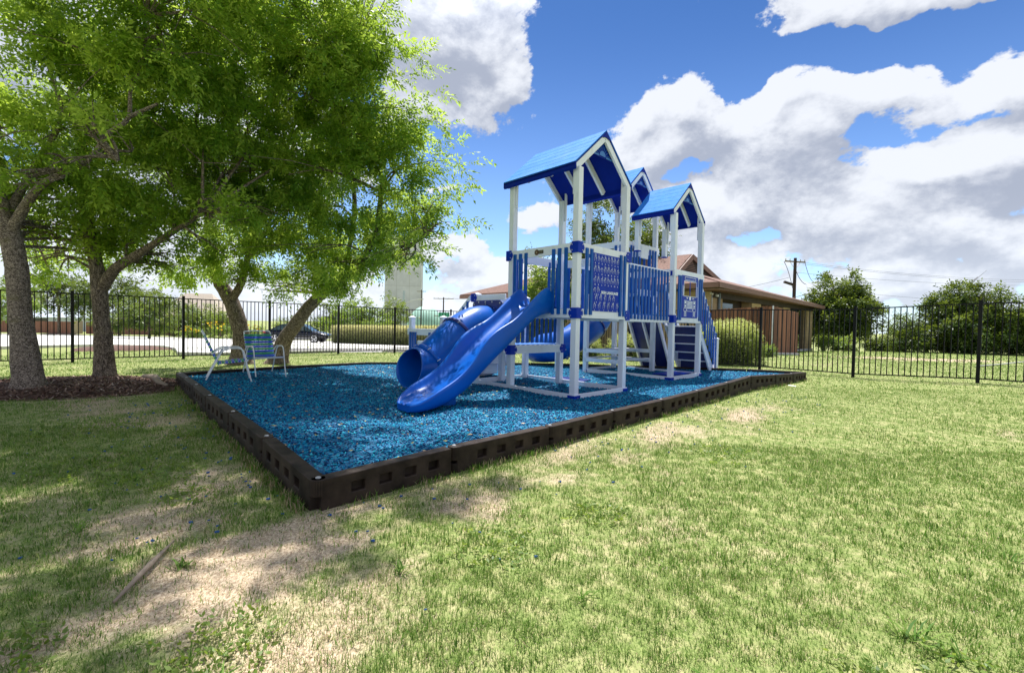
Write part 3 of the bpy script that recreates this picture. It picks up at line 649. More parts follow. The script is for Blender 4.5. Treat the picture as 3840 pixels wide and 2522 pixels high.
# ---- staircase on tower three, running along +v
S0=5.68; S1=6.82; zt=1.42; n=6; ua,ub=.52,1.40
st=MB()
stair=None
stair=empty('staircase'); stair.parent=PS
for uu in (ua-.02,ub-.02):
    q=MB(); q.prism([(S0,uu,1.30),(S0,uu,1.47),(S1+.05,uu,.02),(S1+.05,uu,-.12),(S1-.16,uu,-.12)],(0,.04,0)); q.build('stringer',WHITE,stair,bevel=.004)
for k in range(n):
    z=1.28-k*.235; v=S0+.05+k*.185
    q=MB(); q.box(v-.02,v+.21,ua+.022,ub-.022,z-.03,z); q.build('tread',WHITE,stair,bevel=.003)
    q=MB(); q.box(v+.195,v+.209,ua+.022,ub-.022,z-.234,z-.032); q.build('riser',DKBLUE,stair)
post(6.90,.50,-.06,.93,True); post(6.90,1.42,-.06,.93,True)
for uu in (.475,1.44):
    q=MB(); q.prism([(5.72,uu-.015,2.34),(5.72,uu-.015,2.44),(6.86,uu-.015,.98),(6.86,uu-.015,.88)],(0,.03,0)); q.build('handrail',WHITE,stair,bevel=.004)
    q=MB()
    for k in range(8):
        v=5.76+k*.142; t0=(v-5.72)/1.14; zz=2.34-1.42*t0
        y0=uu-.045 if uu<1 else uu+.017
        q.box(v-.026,v+.026,y0,y0+.028,zz-.98,zz+.05)
    q.build('stair_slats',SLATB,stair,bevel=.004)
# ---- climbing wall leaning away from tower two
def cwp(h): return 5.36+(2.15-h)*.58
q=MB(); q.prism([(cwp(2.15),1.62,2.15),(cwp(2.15)+.03,1.62,2.16),(cwp(0)+.03,1.62,.0),(cwp(0),1.62,.0)],(0,.92,0)); cw=q.build('climbing_wall',DKBLUE,PS)
for uu in (1.58,2.06,2.50):
    q=MB(); q.prism([(cwp(2.15)-.11,uu,2.13),(cwp(2.15)-.005,uu,2.17),(cwp(0)-.005,uu,-.03),(cwp(0)-.11,uu,-.03)],(0,.05,0)); q.build('wall_rail',WHITE,cw,bevel=.004)
hg=MB()
for h_,u_ in ((1.8,1.8),(1.6,2.3),(1.3,1.75),(1.1,2.35),(.8,1.85),(.6,2.3)): 
    hh_=MB(); hh_.tube([(cwp(h_)+.03,u_,h_),(cwp(h_)+.07,u_,h_+.02)],[.05,.03],8); hh_.build('hand_grip',LTB,cw)
# ---- picnic table built in under tower two
ob=MB(); ob.box(4.02,5.40,1.95,2.45,.60,.635); tb=ob.build('picnic_table',WHITE,PS,bevel=.005)
for u0_,z in ((1.66,.36),(2.62,.36)):
    q=MB(); q.box(4.02,5.40,u0_,u0_+.14,z,z+.035); q.build('bench_board',WHITE,tb,bevel=.005)
for v in (3.97,5.38):
    for z in (.53,.28):
        q=MB(); q.box(v,v+.035,1.66,2.80,z,z+.10); q.build('table_beam',WHITE,tb,bevel=.005)
# ---- steps and play panel behind the low platform
q=MB()
for k in range(3): q.box(.30,1.25,2.72+k*.26,2.98+k*.26,.56-k*.24,.60-k*.24)
o=q.build('rear_steps',LTB,PS,bevel=.004)
for vv in (.24,1.26): q=MB(); q.prism([(vv,2.70,.42),(vv,2.70,.80),(vv,3.6,.10),(vv,3.6,-.06)],(.04,0,0)); q.build('step_stringer',WHITE,o,bevel=.004)
for k in range(3):
    q=MB(); q.box(.30,1.24,2.97+k*.26,2.985+k*.26,.33-k*.24,.558-k*.24); q.build('riser',WHITE,o)
for v,u in ((0.05,3.40),(0.05,3.72),(.05,5.0)): post(v,u,-.05,1.33,True)
q=MB(); q.prism([(.0,2.74,1.70),(.0,2.74,1.80),(.0,3.38,1.28),(.0,3.38,1.18)],(.03,0,0)); q.build('handrail',WHITE,PS,bevel=.004)
q=MB()
for k in range(5):
    u=2.80+k*.135; z=1.75-(u-2.74)*.81; q.box(-.030,-.002,u-.028,u+.028,z-.9,z-.03)
q.build('stair_slats',SLATB,PS,bevel=.004)
q=MB(); q.box(-.02,.02,3.76,5.10,.93,1.08); q.build('handrail',WHITE,PS,bevel=.005)
slats(-.021,0,0,(3.98,4.13,4.72,4.83,4.94),.15,1.0,'u')
q=MB(); q.prism([(-.02,4.20,.10),(-.02,4.66,.10),(-.02,4.66,.82)]+[(-.02,4.43+.20*math.cos(a),.62+.16*math.sin(a)) for a in [PI*k/8 for k in range(9)]]+[(-.02,4.20,.82)],(.03,0,0)) if False else q.box(-.02,.015,4.2,4.66,.2,.80)
pn=q.build('play_panel',WHITE,PS,bevel=.005)
q=MB(); R=[[(-.024,4.43+.19*s*math.cos(2*PI*k/20),.56+.17*s*math.sin(2*PI*k/20)) for k in range(20)] for s in (1,.86)]; q.grid(R,closed_u=True); q.build('ring_trim',mat('tan_plastic',(.45,.33,.22),.5),pn)
q=MB(); q.tube([(-.03,4.43,.50),(-.05,4.43,.50)],.07,16); q.build('yellow_knob',mat('yellow_plastic',(.75,.5,.03),.4),pn)
# low blue mat pads at the slide exits / under tower
q=MB(); q.prism([(1.75,1.2,.03),(2.3,1.35,.03),(2.25,2.2,.03),(1.7,2.1,.03)],(0,0,.02)); q.build('landing_mat',DKBLUE,PS)
q=MB(); q.prism([(4.55,.62,.05),(6.1,.60,.05),(6.1,1.1,.05),(4.6,1.15,.05)],(0,0,.02)); q.build('landing_mat',BLUE,PS)
# ------------------------------------------------------------------ ground sheet
def axis_(segs):
    out=[]
    for a,b,s in segs: out+=list(np.arange(a,b,s))
    out.append(segs[-1][1]); return np.array(out)
gx=axis_([(-3000,-600,200),(-600,-120,40),(-120,-40,6),(-40,-16,1.2),(-16,14,.3),(14,40,1),(40,120,6),(120,600,40),(600,3000,200)])
gy=axis_([(-400,-40,60),(-40,-4,4),(-4,24,.3),(24,90,1.5),(90,300,15),(300,1000,70),(1000,6000,500)])
X,Y=np.meshgrid(gx,gy); Z=gz(X,Y)+.006*np.sin(X*3.1+Y*1.7)*np.sin(Y*2.3-X)
nx=len(gx); idx=np.arange(len(gx)*len(gy)).reshape(len(gy),nx)
Fq=np.stack([idx[:-1,:-1],idx[:-1,1:],idx[1:,1:],idx[1:,:-1]],-1).reshape(-1,4)
# cut the ground away under the playground surface is not needed: the surface lies above it
_GX,_GY,_GZ=X,Y,Z
def sheet(name,poly,m,dz,step=1.0,kind='structure'):
    """conforming sheet over a convex/concave polygon: grid triangles clipped by bmesh bisect"""
    xs=[p[0] for p in poly];ys=[p[1] for p in poly]; bm=bmesh.new()
    vs=[bm.verts.new((x,y,0)) for x,y in poly]; f=bm.faces.new(vs)
    for k in np.arange(math.ceil(min(xs)/step)*step,max(xs),step):
        bmesh.ops.bisect_plane(bm,geom=bm.verts[:]+bm.edges[:]+bm.faces[:],plane_co=(k,0,0),plane_no=(1,0,0))
    for k in np.arange(math.ceil(min(ys)/step)*step,max(ys),step):
        bmesh.ops.bisect_plane(bm,geom=bm.verts[:]+bm.edges[:]+bm.faces[:],plane_co=(0,k,0),plane_no=(0,1,0))
    for v in bm.verts: v.co.z=GZ(v.co.x,v.co.y)+dz
    bmesh.ops.recalc_face_normals(bm,faces=bm.faces); me=bpy.data.meshes.new(name); bm.to_mesh(me); bm.free()
    for p in me.polygons: p.use_smooth=True
    if me.polygons and me.polygons[0].normal.z<0: me.flip_normals()
    me.materials.append(m); o=bpy.data.objects.new(name,me); COL.objects.link(o); return tag(o,kind=kind)
# parking lot / road (one concrete sheet with islands left out by shape)
ROAD=[(-60,13.5),(-30,13.5),(-18.6,14.6),(-17.6,17.2),(-17.4,19.4),(-14.6,19.2),(-12.4,16.9),(-11.0,15.1),(-9.9,15.0),(-6.9,17.7),(-4.2,19.8),(-1.5,22.5),(1.0,25.5),(-3.0,30.5),(-9.0,36.5),(-14,41),(-20,44),(-33,46.5),(-48,47.5),(-80,48),(-110,47),(-110,14)]
sheet('road',ROAD,CONC,.03)
# kerbs along the near edge and the far edge
def kerb(pts,name='kerb',w=.15,h=.13):
    m=MB()
    for a,b in zip(pts,pts[1:]):
        n=max(1,int(math.dist(a,b)/2))
        for k in range(n):
            p=[a[0]+(b[0]-a[0])*k/n,a[1]+(b[1]-a[1])*k/n]; q=[a[0]+(b[0]-a[0])*(k+1)/n,a[1]+(b[1]-a[1])*(k+1)/n]
            m.bar((p[0],p[1],GZ(*p)+.04),(q[0],q[1],GZ(*q)+.04),w,h)
    return tag(m.build(name,KERB),kind='structure')
kerb(ROAD[1:10]); kerb(ROAD[14:20],'kerb')
# ------------------------------------------------------------------ playground surface
LP=[(-1.32,3.12,.12),(-2.15,4.0,.18),(-3.0,4.9,.21),(-3.85,5.8,.23),(-4.66,6.72,.23),(-5.42,7.58,.22),(-6.15,8.42,.20)]
FP=[(-1.32,3.12,.12),(-.49,3.97,.135),(.42,4.80,.15),(1.27,5.66,.165),(2.14,6.46,.19),(2.98,7.28,.215),(3.83,8.08,.26),(4.66,8.90,.30),(5.58,9.66,.265),(6.45,10.47,.22),(7.28,11.28,.19)]
BP=[(-6.15,8.42,.20),(-5.75,9.55,.17),(-5.32,10.65,.14),(-4.75,11.70,.11),(-4.0,12.58,.10),(-2.9,12.85,.10),(-1.72,13.05,.10),(-.55,13.25,.10),(.62,13.45,.10),(1.8,13.45,.10),(2.95,13.25,.10),(4.1,12.95,.12),(5.22,12.55,.14),(6.28,12.0,.17),(7.28,11.28,.19)]
ring=[p for p in FP]+[p for p in reversed(BP)][1:]+[p for p in reversed(LP)][1:-1]
poly=np.array([(p[0],p[1]) for p in ring]); topz=np.array([p[2] for p in ring])
def seg_dist(x,y):
    x=np.asarray(x,float)[...,None];y=np.asarray(y,float)[...,None]
    a=poly;b=np.roll(poly,-1,0);ta=topz;tb=np.roll(topz,-1)
    d=b-a; t_=((x-a[:,0])*d[:,0]+(y-a[:,1])*d[:,1])/(d**2).sum(1); t_=np.clip(t_,0,1)
    dd=np.hypot(x-(a[:,0]+t_*d[:,0]),y-(a[:,1]+t_*d[:,1])); k=dd.argmin(-1); z=ta+(tb-ta)*t_
    return np.take_along_axis(dd,k[...,None],-1)[...,0],np.take_along_axis(z,k[...,None],-1)[...,0]
def inside(x,y):
    x=np.asarray(x,float);y=np.asarray(y,float);c=np.zeros(x.shape,bool);n=len(poly)
    for k in range(n):
        x1,y1=poly[k];x2,y2=poly[(k+1)%n]
        c^=((y1>y)!=(y2>y))&(x<(x2-x1)*(y-y1)/(y2-y1+1e-12)+x1)
    return c
def mz(x,y):
    d,tz=seg_dist(x,y); w=np.exp(-(d/.9)**2)
    base_=.005+.02*np.sin(x*2.1+y)*np.sin(y*1.7-x*.6)+.012*np.sin(x*5.3)*np.sin(y*4.7)
    for hx,hy,hr,hd in ((-1.35,5.75,.5,.045),(-2.05,7.3,.45,.04),(2.2,11.9,.5,.03)):
        q=((x-hx)**2+(y-hy)**2)/hr**2; base_=base_-hd*np.exp(-q)+.022*np.exp(-(np.sqrt(q)-1.5)**2*4)
    return base_*(1-w)+(np.minimum(tz-.07,.17))*w
ii=inside(_GX,_GY); _dd=np.ones(_GX.shape); sel=ii; _dd[sel]=seg_dist(_GX[sel],_GY[sel])[0]; _GZ=_GZ-np.where(ii&(_dd>.12),.22,0)
tag(npmesh('ground',np.stack([_GX.ravel(),_GY.ravel(),_GZ.ravel()],1),Fq,LAWN,attr={'dry':dryness(_GX.ravel(),_GY.ravel())},smooth=True),kind='structure')
stp=.06; mx_,my_=np.meshgrid(np.arange(-6.3,7.4,stp),np.arange(3.0,13.6,stp)); ins=inside(mx_,my_)
MZ=mz(mx_,my_)+RNG.normal(0,.006,mx_.shape)
idm=np.arange(mx_.size).reshape(mx_.shape); keep=ins[:-1,:-1]&ins[1:,1:]&ins[:-1,1:]&ins[1:,:-1]
Fm=np.stack([idm[:-1,:-1],idm[:-1,1:],idm[1:,1:],idm[1:,:-1]],-1)[keep]
tag(npmesh('playground_surface',np.stack([mx_.ravel(),my_.ravel(),MZ.ravel()],1),Fm,MULCHB,smooth=True),kind='structure')
# loose rubber chips
def chips(n,ylo,yhi,size,name):
    x=RNG.uniform(-6.3,7.4,n);y=RNG.uniform(ylo,yhi,n); k=inside(x,y); x=x[k];y=y[k]; d,_=seg_dist(x,y); k=d>.05; x=x[k];y=y[k]; n=len(x)
    z=mz(x,y)+RNG.uniform(0,.012,n); s=size*RNG.uniform(.6,1.4,n)
    # squashed tetra-ish octahedra: 6 verts 8 tris
    base_=np.array([(1,0,0),(-1,0,0),(0,.55,0),(0,-.55,0),(.2,.1,.45),(-.1,0,-.45)])
    a=RNG.uniform(0,2*PI,n); b=RNG.normal(0,.5,n); P=base_[None]*s[:,None,None]*(1+RNG.normal(0,.2,(n,6,3)))
    ca,sa,cb,sb=np.cos(a)[:,None],np.sin(a)[:,None],np.cos(b)[:,None],np.sin(b)[:,None]
    x1=P[...,0]*cb-P[...,2]*sb; z1=P[...,0]*sb+P[...,2]*cb; X_=x1*ca-P[...,1]*sa; Y_=x1*sa+P[...,1]*ca
    V=np.stack([X_+x[:,None],Y_+y[:,None],z1+z[:,None]],-1)
    T=np.array([(0,2,4),(2,1,4),(1,3,4),(3,0,4),(2,0,5),(1,2,5),(3,1,5),(0,3,5)])
    Fc=(T[None]+(np.arange(n)*6)[:,None,None]).reshape(-1,3)
    return tag(npmesh(name,V,Fc,MULCH,attr={'rnd':np.repeat(RNG.random(n),6)},n=3),'loose blue rubber mulch chips covering the playground','mulch',kind='stuff')
chips(210000,3.0,13.6,.017,'rubber_mulch')
# fallen leaves on the mulch
def litter(n):
    x=RNG.uniform(-6,3,n);y=RNG.uniform(3.6,12,n);k=inside(x,y)&(RNG.random(n)<np.exp(-np.maximum(x-.0,0)/1.2)); x=x[k];y=y[k];n=len(x); z=mz(x,y)+.022
    s=RNG.uniform(.010,.032,n); a=RNG.uniform(0,2*PI,n); L=np.array([(-1,0),(0,.32),(1,0),(0,-.32)]); 
    X_=L[None,:,0]*s[:,None];Y_=L[None,:,1]*s[:,None]; V=np.stack([X_*np.cos(a)[:,None]-Y_*np.sin(a)[:,None]+x[:,None],X_*np.sin(a)[:,None]+Y_*np.cos(a)[:,None]+y[:,None],z[:,None]+RNG.uniform(-.004,.012,(n,4))],-1)
    m,t_,b=newmat('fallen_leaf'); r=t_.n('ShaderNodeAttribute',attribute_name='rnd').outputs['Fac']; t_.l(t_.ramp(r,[(0,(.25,.11,.04)),(.5,(.45,.28,.10)),(.8,(.34,.32,.08)),(1,(.45,.36,.2))]),b.inputs[0])
    tag(npmesh('leaf_litter',V,np.arange(n*4).reshape(-1,4),m,attr={'rnd':np.repeat(RNG.random(n),4)}),'small fallen leaves scattered over the blue mulch','leaf litter',kind='stuff')
litter(1500)
# ------------------------------------------------------------------ border timbers
ORD=['first','second','third','fourth','fifth','sixth','seventh','eighth','ninth','tenth','eleventh','twelfth','thirteenth','fourteenth','fifteenth']
TIM=mat('brown_black_plastic_timber',(.024,.015,.012),.6,var=.5,vscale=4,bump=.12,bscale=60,spec=.18,col2=(.05,.034,.026))
CAPM=mat('grey_stake_cap',(.34,.34,.35),.5,var=.2,vscale=20)
def timber(a,b,label,flip=False):
    """a,b: (x,y,topz) ends; windows face outwards"""
    A=Vector(a);B=Vector(b); L=(Vector((B.x,B.y))-Vector((A.x,A.y))).length; H=.225; T=.11
    o=empty('border_timber',(A.x,A.y,A.z-H),math.atan2(B.y-A.y,B.x-A.x),label,'edging timber','black plastic timbers edging the playground')
    dz=(B.z-A.z); sh=lambda x:dz*x/L
    h=T/2; s=-1 if not flip else 1; n=4; wz0,wz1=.085,.155; x0,x1=.0,L-.068; xs0=.16; pitch=(L-.14-xs0)/n
    xb=[x0]
    for k in range(n): cx=xs0+pitch*(k+.5); xb+=[cx-.052,cx+.052]
    xb.append(x1); zb=[-.06,wz0,wz1,H]; yo=s*h*1.0; yi=-s*h; yr=yo-s*.055
    bm=bmesh.new(); V_=lambda x,y,z: bm.verts.new((x,y,z+sh(x)))
    def Q(p): bm.faces.new([V_(*c) for c in p])
    for i_ in range(len(xb)-1):
        a_,b_=xb[i_],xb[i_+1]
        for j_ in range(3):
            c_,d_=zb[j_],zb[j_+1]
            if j_==1 and i_%2==1:
                Q([(a_,yr,c_),(b_,yr,c_),(b_,yr,d_),(a_,yr,d_)]); Q([(a_,yo,c_),(b_,yo,c_),(b_,yr,c_),(a_,yr,c_)]); Q([(a_,yo,d_),(b_,yo,d_),(b_,yr,d_),(a_,yr,d_)]); Q([(a_,yo,c_),(a_,yr,c_),(a_,yr,d_),(a_,yo,d_)]); Q([(b_,yo,c_),(b_,yr,c_),(b_,yr,d_),(b_,yo,d_)])
            else: Q([(a_,yo,c_),(b_,yo,c_),(b_,yo,d_),(a_,yo,d_)])
            Q([(a_,yi,c_),(b_,yi,c_),(b_,yi,d_),(a_,yi,d_)])
        Q([(a_,yo,H),(b_,yo,H),(b_,yi,H),(a_,yi,H)]); Q([(a_,yo,-.06),(b_,yo,-.06),(b_,yi,-.06),(a_,yi,-.06)])
    for xx in (x0,x1):
        for j_ in range(3): Q([(xx,yo,zb[j_]),(xx,yi,zb[j_]),(xx,yi,zb[j_+1]),(xx,yo,zb[j_+1])])
    bmesh.ops.remove_doubles(bm,verts=bm.verts,dist=1e-5); bmesh.ops.recalc_face_normals(bm,faces=bm.faces); me=bpy.data.meshes.new('timber_body'); bm.to_mesh(me); bm.free(); me.materials.append(TIM)
    ob_=bpy.data.objects.new('timber_body',me); COL.objects.link(ob_); ob_.parent=o; md=ob_.modifiers.new('b','BEVEL'); md.width=.009; md.segments=3; md.limit_method='ANGLE'; md.angle_limit=.6
    m=MB(); m.tube([(.0,0,wz0+.02),(.0,0,H+.001)],h,20); m.build('timber_end',TIM,o,bevel=.008); m=MB(); m.tube([(L+.0,0,-.06+sh(L)),(L+.0,0,wz0-.002+sh(L))],h,20); m.build('timber_end',TIM,o,bevel=.008)
    m=MB(); R=[[(r_*math.cos(2*PI*k/16),r_*math.sin(2*PI*k/16),z) for k in range(16)] for r_,z in ((.019,H),(.018,H+.007),(.010,H+.011),(.001,H+.012))]; m.grid(R,closed_u=True); m.build('stake_cap',CAPM,o,smooth=True)
    return o
for k in range(10): timber(FP[k],FP[k+1],'%s edging timber from the near corner along the front edge'%ORD[k])
for k in range(6): timber(LP[k],LP[k+1],'%s edging timber from the near corner along the left edge by the trees'%ORD[k],True)
for k in range(14): timber(BP[k],BP[k+1],'%s edging timber from the left corner along the back edge'%ORD[k],True)
# ------------------------------------------------------------------ metal fences
def fence(A,B,posts,label,group=None,H=1.83,sp=.115,bot=.10,pickh=.02,name='metal_fence',prange=None):
    """fence from A in direction of B; posts: list of distances"""
    A=Vector(A);B=Vector(B);d=(B-A).normalized(); o=empty(name,(A.x,A.y,0),0,label,'fence',group)
    G_=lambda s:(d.x*s,d.y*s,GZ(A.x+d.x*s,A.y+d.y*s))
    ang=math.atan2(d.y,d.x); c,s_=math.cos(ang),math.sin(ang)
    def vbox(m,s,w,z0,z1):
        x,y,_=G_(s); q=[]
        for dx,dy in ((-w,-w),(w,-w),(w,w),(-w,w)): q.append((x+dx*c-dy*s_,y+dx*s_+dy*c))
        m.quad8([(a,b,z0) for a,b in q]+[(a,b,z1) for a,b in q])
    for s in posts:
        x,y,z=G_(s); m=MB(); vbox(m,s,.033,z-.1,z+H+.03); p=m.build('fence_post',FENCE,o,bevel=.003)
        m=MB(); vbox(m,s,.038,z+H+.03,z+H+.045); m.build('post_cap',FENCE,p)
    for s0,s1 in zip(posts,posts[1:]):
        p=G_(s0);q=G_(s1)
        for h in (H-.03,bot+.0): m=MB(); m.bar((p[0],p[1],p[2]+h),(q[0],q[1],q[2]+h),.028,.028); m.build('fence_rail',FENCE,o)
        m=MB(); n=int(round((s1-s0)/sp))
        for k in range(1,n):
            s=s0+(s1-s0)*k/n; x,y,_=G_(s); z=p[2]+(q[2]-p[2])*k/n; vbox(m,s,pickh/2,z+bot+.014,z+H-.044)
        m.build('fence_pickets',FENCE,o)
    return o
A0=Vector((-11.46,11.86)); dl=Vector((.698,.716)).normalized()   # left run, 2.38 m bays
pl=[-4.76,-2.38,0,2.38,4.76,7.14,9.52]
fence(A0,A0+dl,pl,'tall black picket fence behind the trees and chairs, in front of the parking lot')
C0=A0+dl*9.52
# back run, from the far corner towards the right
R1=Vector((7.48,13.70)); R2=Vector((9.01,12.00)); dR=(R1-R2).normalized()
endk=R1+dR*9.2     # where the right run meets the back
Ct=C0
fence(Ct,endk,[k*2.30 for k in range(int((endk-Ct).length/2.30)+1)]+[(endk-Ct).length],'tall black picket fence seen behind the slides and the tower legs')
fence(endk,R1,[k*2.3 for k in range(10)],'tall black picket fence in front of the brown building and the right lawn')
# ------------------------------------------------------------------ strap chairs
CHM=mat('white_powder_coat',(.80,.80,.82),.3,var=.03); GST=mat('green_vinyl_strap',(.02,.30,.14),.45,var=.1); BST=mat('blue_vinyl_strap',(.02,.09,.6),.45,var=.1)
def chair(x,y,rz,label):
    z=float(mz(np.array([x]),np.array([y]))[0]); o=empty('patio_chair',(x,y,z),rz,label,'chair','strap patio chairs on the blue mulch')
    W=.29; r=.0125
    def arc(pts): return smoothpath(pts,5)
    for s in (-1,1):
        m=MB(); yy=s*W
        m.tube(arc([(.34,yy,-.03),(.26,yy,.30),(.215,yy,.52),(.16,yy,.595),(.05,yy,.605),(-.16,yy,.59),(-.28,yy*.97,.50)]),r,8); m.build('arm',CHM,o,smooth=True)
        m=MB(); m.tube(arc([(-.02,yy,.595),(-.12,yy,.55),(-.20,yy,.40),(-.40,yy,-.03)]),r,8); m.build('leg',CHM,o,smooth=True)
    m=MB(); w=W-.03
    m.tube([(.27,-W,.37),(.27,w,.37),(-.18,w,.335),(-.18,-w,.335),(.26,-w,.37)],r,8); m.build('seat_frame',CHM,o,smooth=True); m=MB(); m.tube([(-.40,-W,.0),(-.40,W,.0)],r*.8,8); m.build('stretcher',CHM,o,smooth=True)
    m=MB(); m.tube(arc([(-.17,w,.30),(-.30,w,.60),(-.405,w,.86),(-.425,w*.85,.90),(-.43,0,.912),(-.425,-w*.85,.90),(-.405,-w,.86),(-.30,-w,.60),(-.17,-w,.30)]),r,8); m.build('back_frame',CHM,o,smooth=True)
    for k in range(11):
        t_=k/10; p=Vector((-.185-.205*t_,0,.34+.475*t_)); m=MB(); 
        m.bar(p+Vector((0,-w-.014,0)),p+Vector((0,w+.014,0)),.030,.043,(-.4,0,.92)); m.build('back_strap',(GST,BST)[k%2],o,bevel=.006)
    for k in range(9):
        t_=k/8; p=Vector((.245-.40*t_,0,.375-.037*t_)); m=MB()
        m.bar(p+Vector((0,-w-.014,0)),p+Vector((0,w+.014,0)),.041,.028,(0.09,0,1)); m.build('seat_strap',(BST,GST)[k%2],o,bevel=.006)
    return o
chair(-5.17,9.52,math.radians(-41),'green and blue strap chair facing forward, backrest in full view, beside the leaning trunk')
chair(-5.22,8.42,math.radians(33),'green and blue strap chair seen side on, nearest the left edge of the mulch')
# ------------------------------------------------------------------ sedan
CARP=mat('black_car_paint',(.004,.005,.012),.2,var=.05,spec=.35,coat=.4); CARG=mat('tinted_car_glass',(.05,.08,.07),.05,var=.1,spec=.8); TYRE=mat('tyre_rubber',(.015,.015,.016),.8); RIM=mat('alloy_rim',(.6,.6,.62),.25,metal=.9)
def sedan(x,y,rz,label,paint,group=None):
    z=GZ(x,y)+.03; o=empty('parked_car',(x,y,z),rz,label,'car',group)
    # side profile stations: x, z_bottom, belt z, half width
    ST_=[(-2.42,.42,.72,.70),(-2.36,.30,.93,.80),(-2.05,.24,.99,.88),(-1.6,.22,1.0,.91),(-1.0,.20,.98,.92),(0,.20,.96,.92),(.75,.20,.93,.92),(1.1,.21,.92,.91),(1.55,.22,.86,.90),(2.0,.24,.78,.87),(2.30,.28,.68,.80),(2.40,.38,.56,.66)]
    R=[]
    for xx,zb,zt_,w_ in ST_: R.append([(xx,-w_*.92,zb),(xx,-w_,zb+(zt_-zb)*.35),(xx,-w_*.97,zb+(zt_-zb)*.75),(xx,-w_*.86,zt_),(xx,0,zt_+.03),(xx,w_*.86,zt_),(xx,w_*.97,zb+(zt_-zb)*.75),(xx,w_,zb+(zt_-zb)*.35),(xx,w_*.92,zb)])
    m=MB(); m.grid(R,closed_u=True); m.poly(R[0]); m.poly(R[-1]); m.build('body',paint,o,smooth=True,subd=1)
    CB=[(-1.85,.97,.68,.97),(-1.15,1.36,.58,.99),(-.6,1.44,.56,.98),(.15,1.44,.56,.97),(.55,1.34,.58,.95),(1.22,.92,.70,.92)]
    # glasshouse: roof line z, half width at roof, belt
    m=MB(); R=[]
    for xx,zr,wr,zb in CB: R.append([(xx,-.80,zb-.03),(xx,-wr,zr),(xx,0,zr+.025*(zr>1.2)),(xx,wr,zr),(xx,.80,zb-.03)])
    m.grid(R); m.build('window_glass',CARG,o,smooth=False)
    m=MB(); R=[[(xx,-wr-.01,zr+.004),(xx,-wr*.5,zr+.03),(xx,wr*.5,zr+.03),(xx,wr+.01,zr+.004)] for xx,zr,wr,zb in CB[1:5]]; m.grid(R)
    for s in (-1,1):
        m.tube([(CB[0][0],s*.78,.96)]+[(xx,s*(wr+.01),zr) for xx,zr,wr,zb in CB[1:5]]+[(1.22,s*.76,.93)],.028,6)
        m.bar((-.28,s*.80,.95),(-.28,s*.575,1.43),.07,.03,(0,1,0))
    m.build('roof',paint,o,smooth=True)
    for s in (-1,1):
        m=MB(); m.box(.62,.78,s*.98-.07,s*.98+.07,.95,1.07); m.build('mirror',paint,o,bevel=.03)
        m=MB(); m.bar((-1.6,s*.935,.36),(1.2,s*.935,.36),.02,.03,(0,0,1)); m.build('sill_trim',RIM,o)
        m=MB(); m.box(-2.40,-2.2,s*.72-.09,s*.72+.09,.74,.88); m.build('tail_light',mat('red_lens',(.5,.02,.015),.25),o,bevel=.02)
        m=MB(); m.box(2.12,2.33,s*.66-.08,s*.66+.08,.62,.72); m.build('headlight',mat('clear_lens',(.7,.72,.75),.1),o,bevel=.02)
        for xx in (-1.45,1.45):
            m=MB(); m.tube([(xx,s*.95,.33),(xx,s*.72,.33)],.335,28); wh=m.build('wheel',TYRE,o,bevel=.03)
            m=MB(); m.tube([(xx,s*.955,.33),(xx,s*.94,.33)],.06,12)
            R=[[(xx+rr_*math.cos(2*PI*k/24),s*.954,.33+rr_*math.sin(2*PI*k/24)) for k in range(24)] for rr_ in (.235,.205)]; m.grid(R,closed_u=True)
            for k in range(5):
                a=2*PI*k/5+.3; m.bar((xx,s*.952,.33),(xx+.22*math.cos(a),s*.952,.33+.22*math.sin(a)),.05,.012,(0,1,0))
            m.build('rim',RIM,wh)
    return o
cx=at(1122,1280,35.6); sedan(cx.x,cx.y,math.radians(4),'dark blue-black sedan parked beyond the fence, behind the leaning trunk',CARP)
WP=mat('white_car_paint',(.7,.7,.72),.2,coat=1)
# wheel stops
for k,(px,py) in enumerate(((1112,1330),(1168,1328),(1225,1326),(1290,1325),(1425,1322),(1500,1326),(1530,1309))):
    p=onz(px,py,-.12); 
    m=MB(); m.prism([(-.85,-.09,0),(.85,-.09,0),(.80,-.05,.12),(-.80,-.05,.12)],(0,.14,0)); o=m.build('wheel_stop',KERB,bevel=.015); o.location=(p.x,p.y,GZ(p.x,p.y)+.03); o.rotation_euler=(0,0,math.radians(44)+.0)
    tag(o,('%s concrete wheel stop from the left in the lot behind the fence'%ORD[k]),'wheel stop','concrete wheel stops beyond the fence')
# ------------------------------------------------------------------ brown building
def uvbox(m,P,uvs=None): m.quad8(P)
def with_uv(o,scale=1.0):
    """box-projected UVs in metres"""
    me=o.data; uv=me.uv_layers.new(name='UVMap')
    for p in me.polygons:
        n=p.normal
        for li in p.loop_indices:
            c=me.vertices[me.loops[li].vertex_index].co
            uv.data[li].uv=(c.x,c.y) if abs(n.z)>.7 else ((c.x if abs(n.y)>abs(n.x) else c.y),c.z)
    return o
BZ=-.55
B=empty('community_building',(9.3,20.6,0),YAW,'low brown-roofed building with tan stone pillars behind a wooden fence','building')
def bb(name,m_,boxes,bev=0,uv=False,par=B):
    q=MB()
    for b in boxes: q.box(*b)
    o=q.build(name,m_,par,bevel=bev); 
    if uv: with_uv(o)
    return o
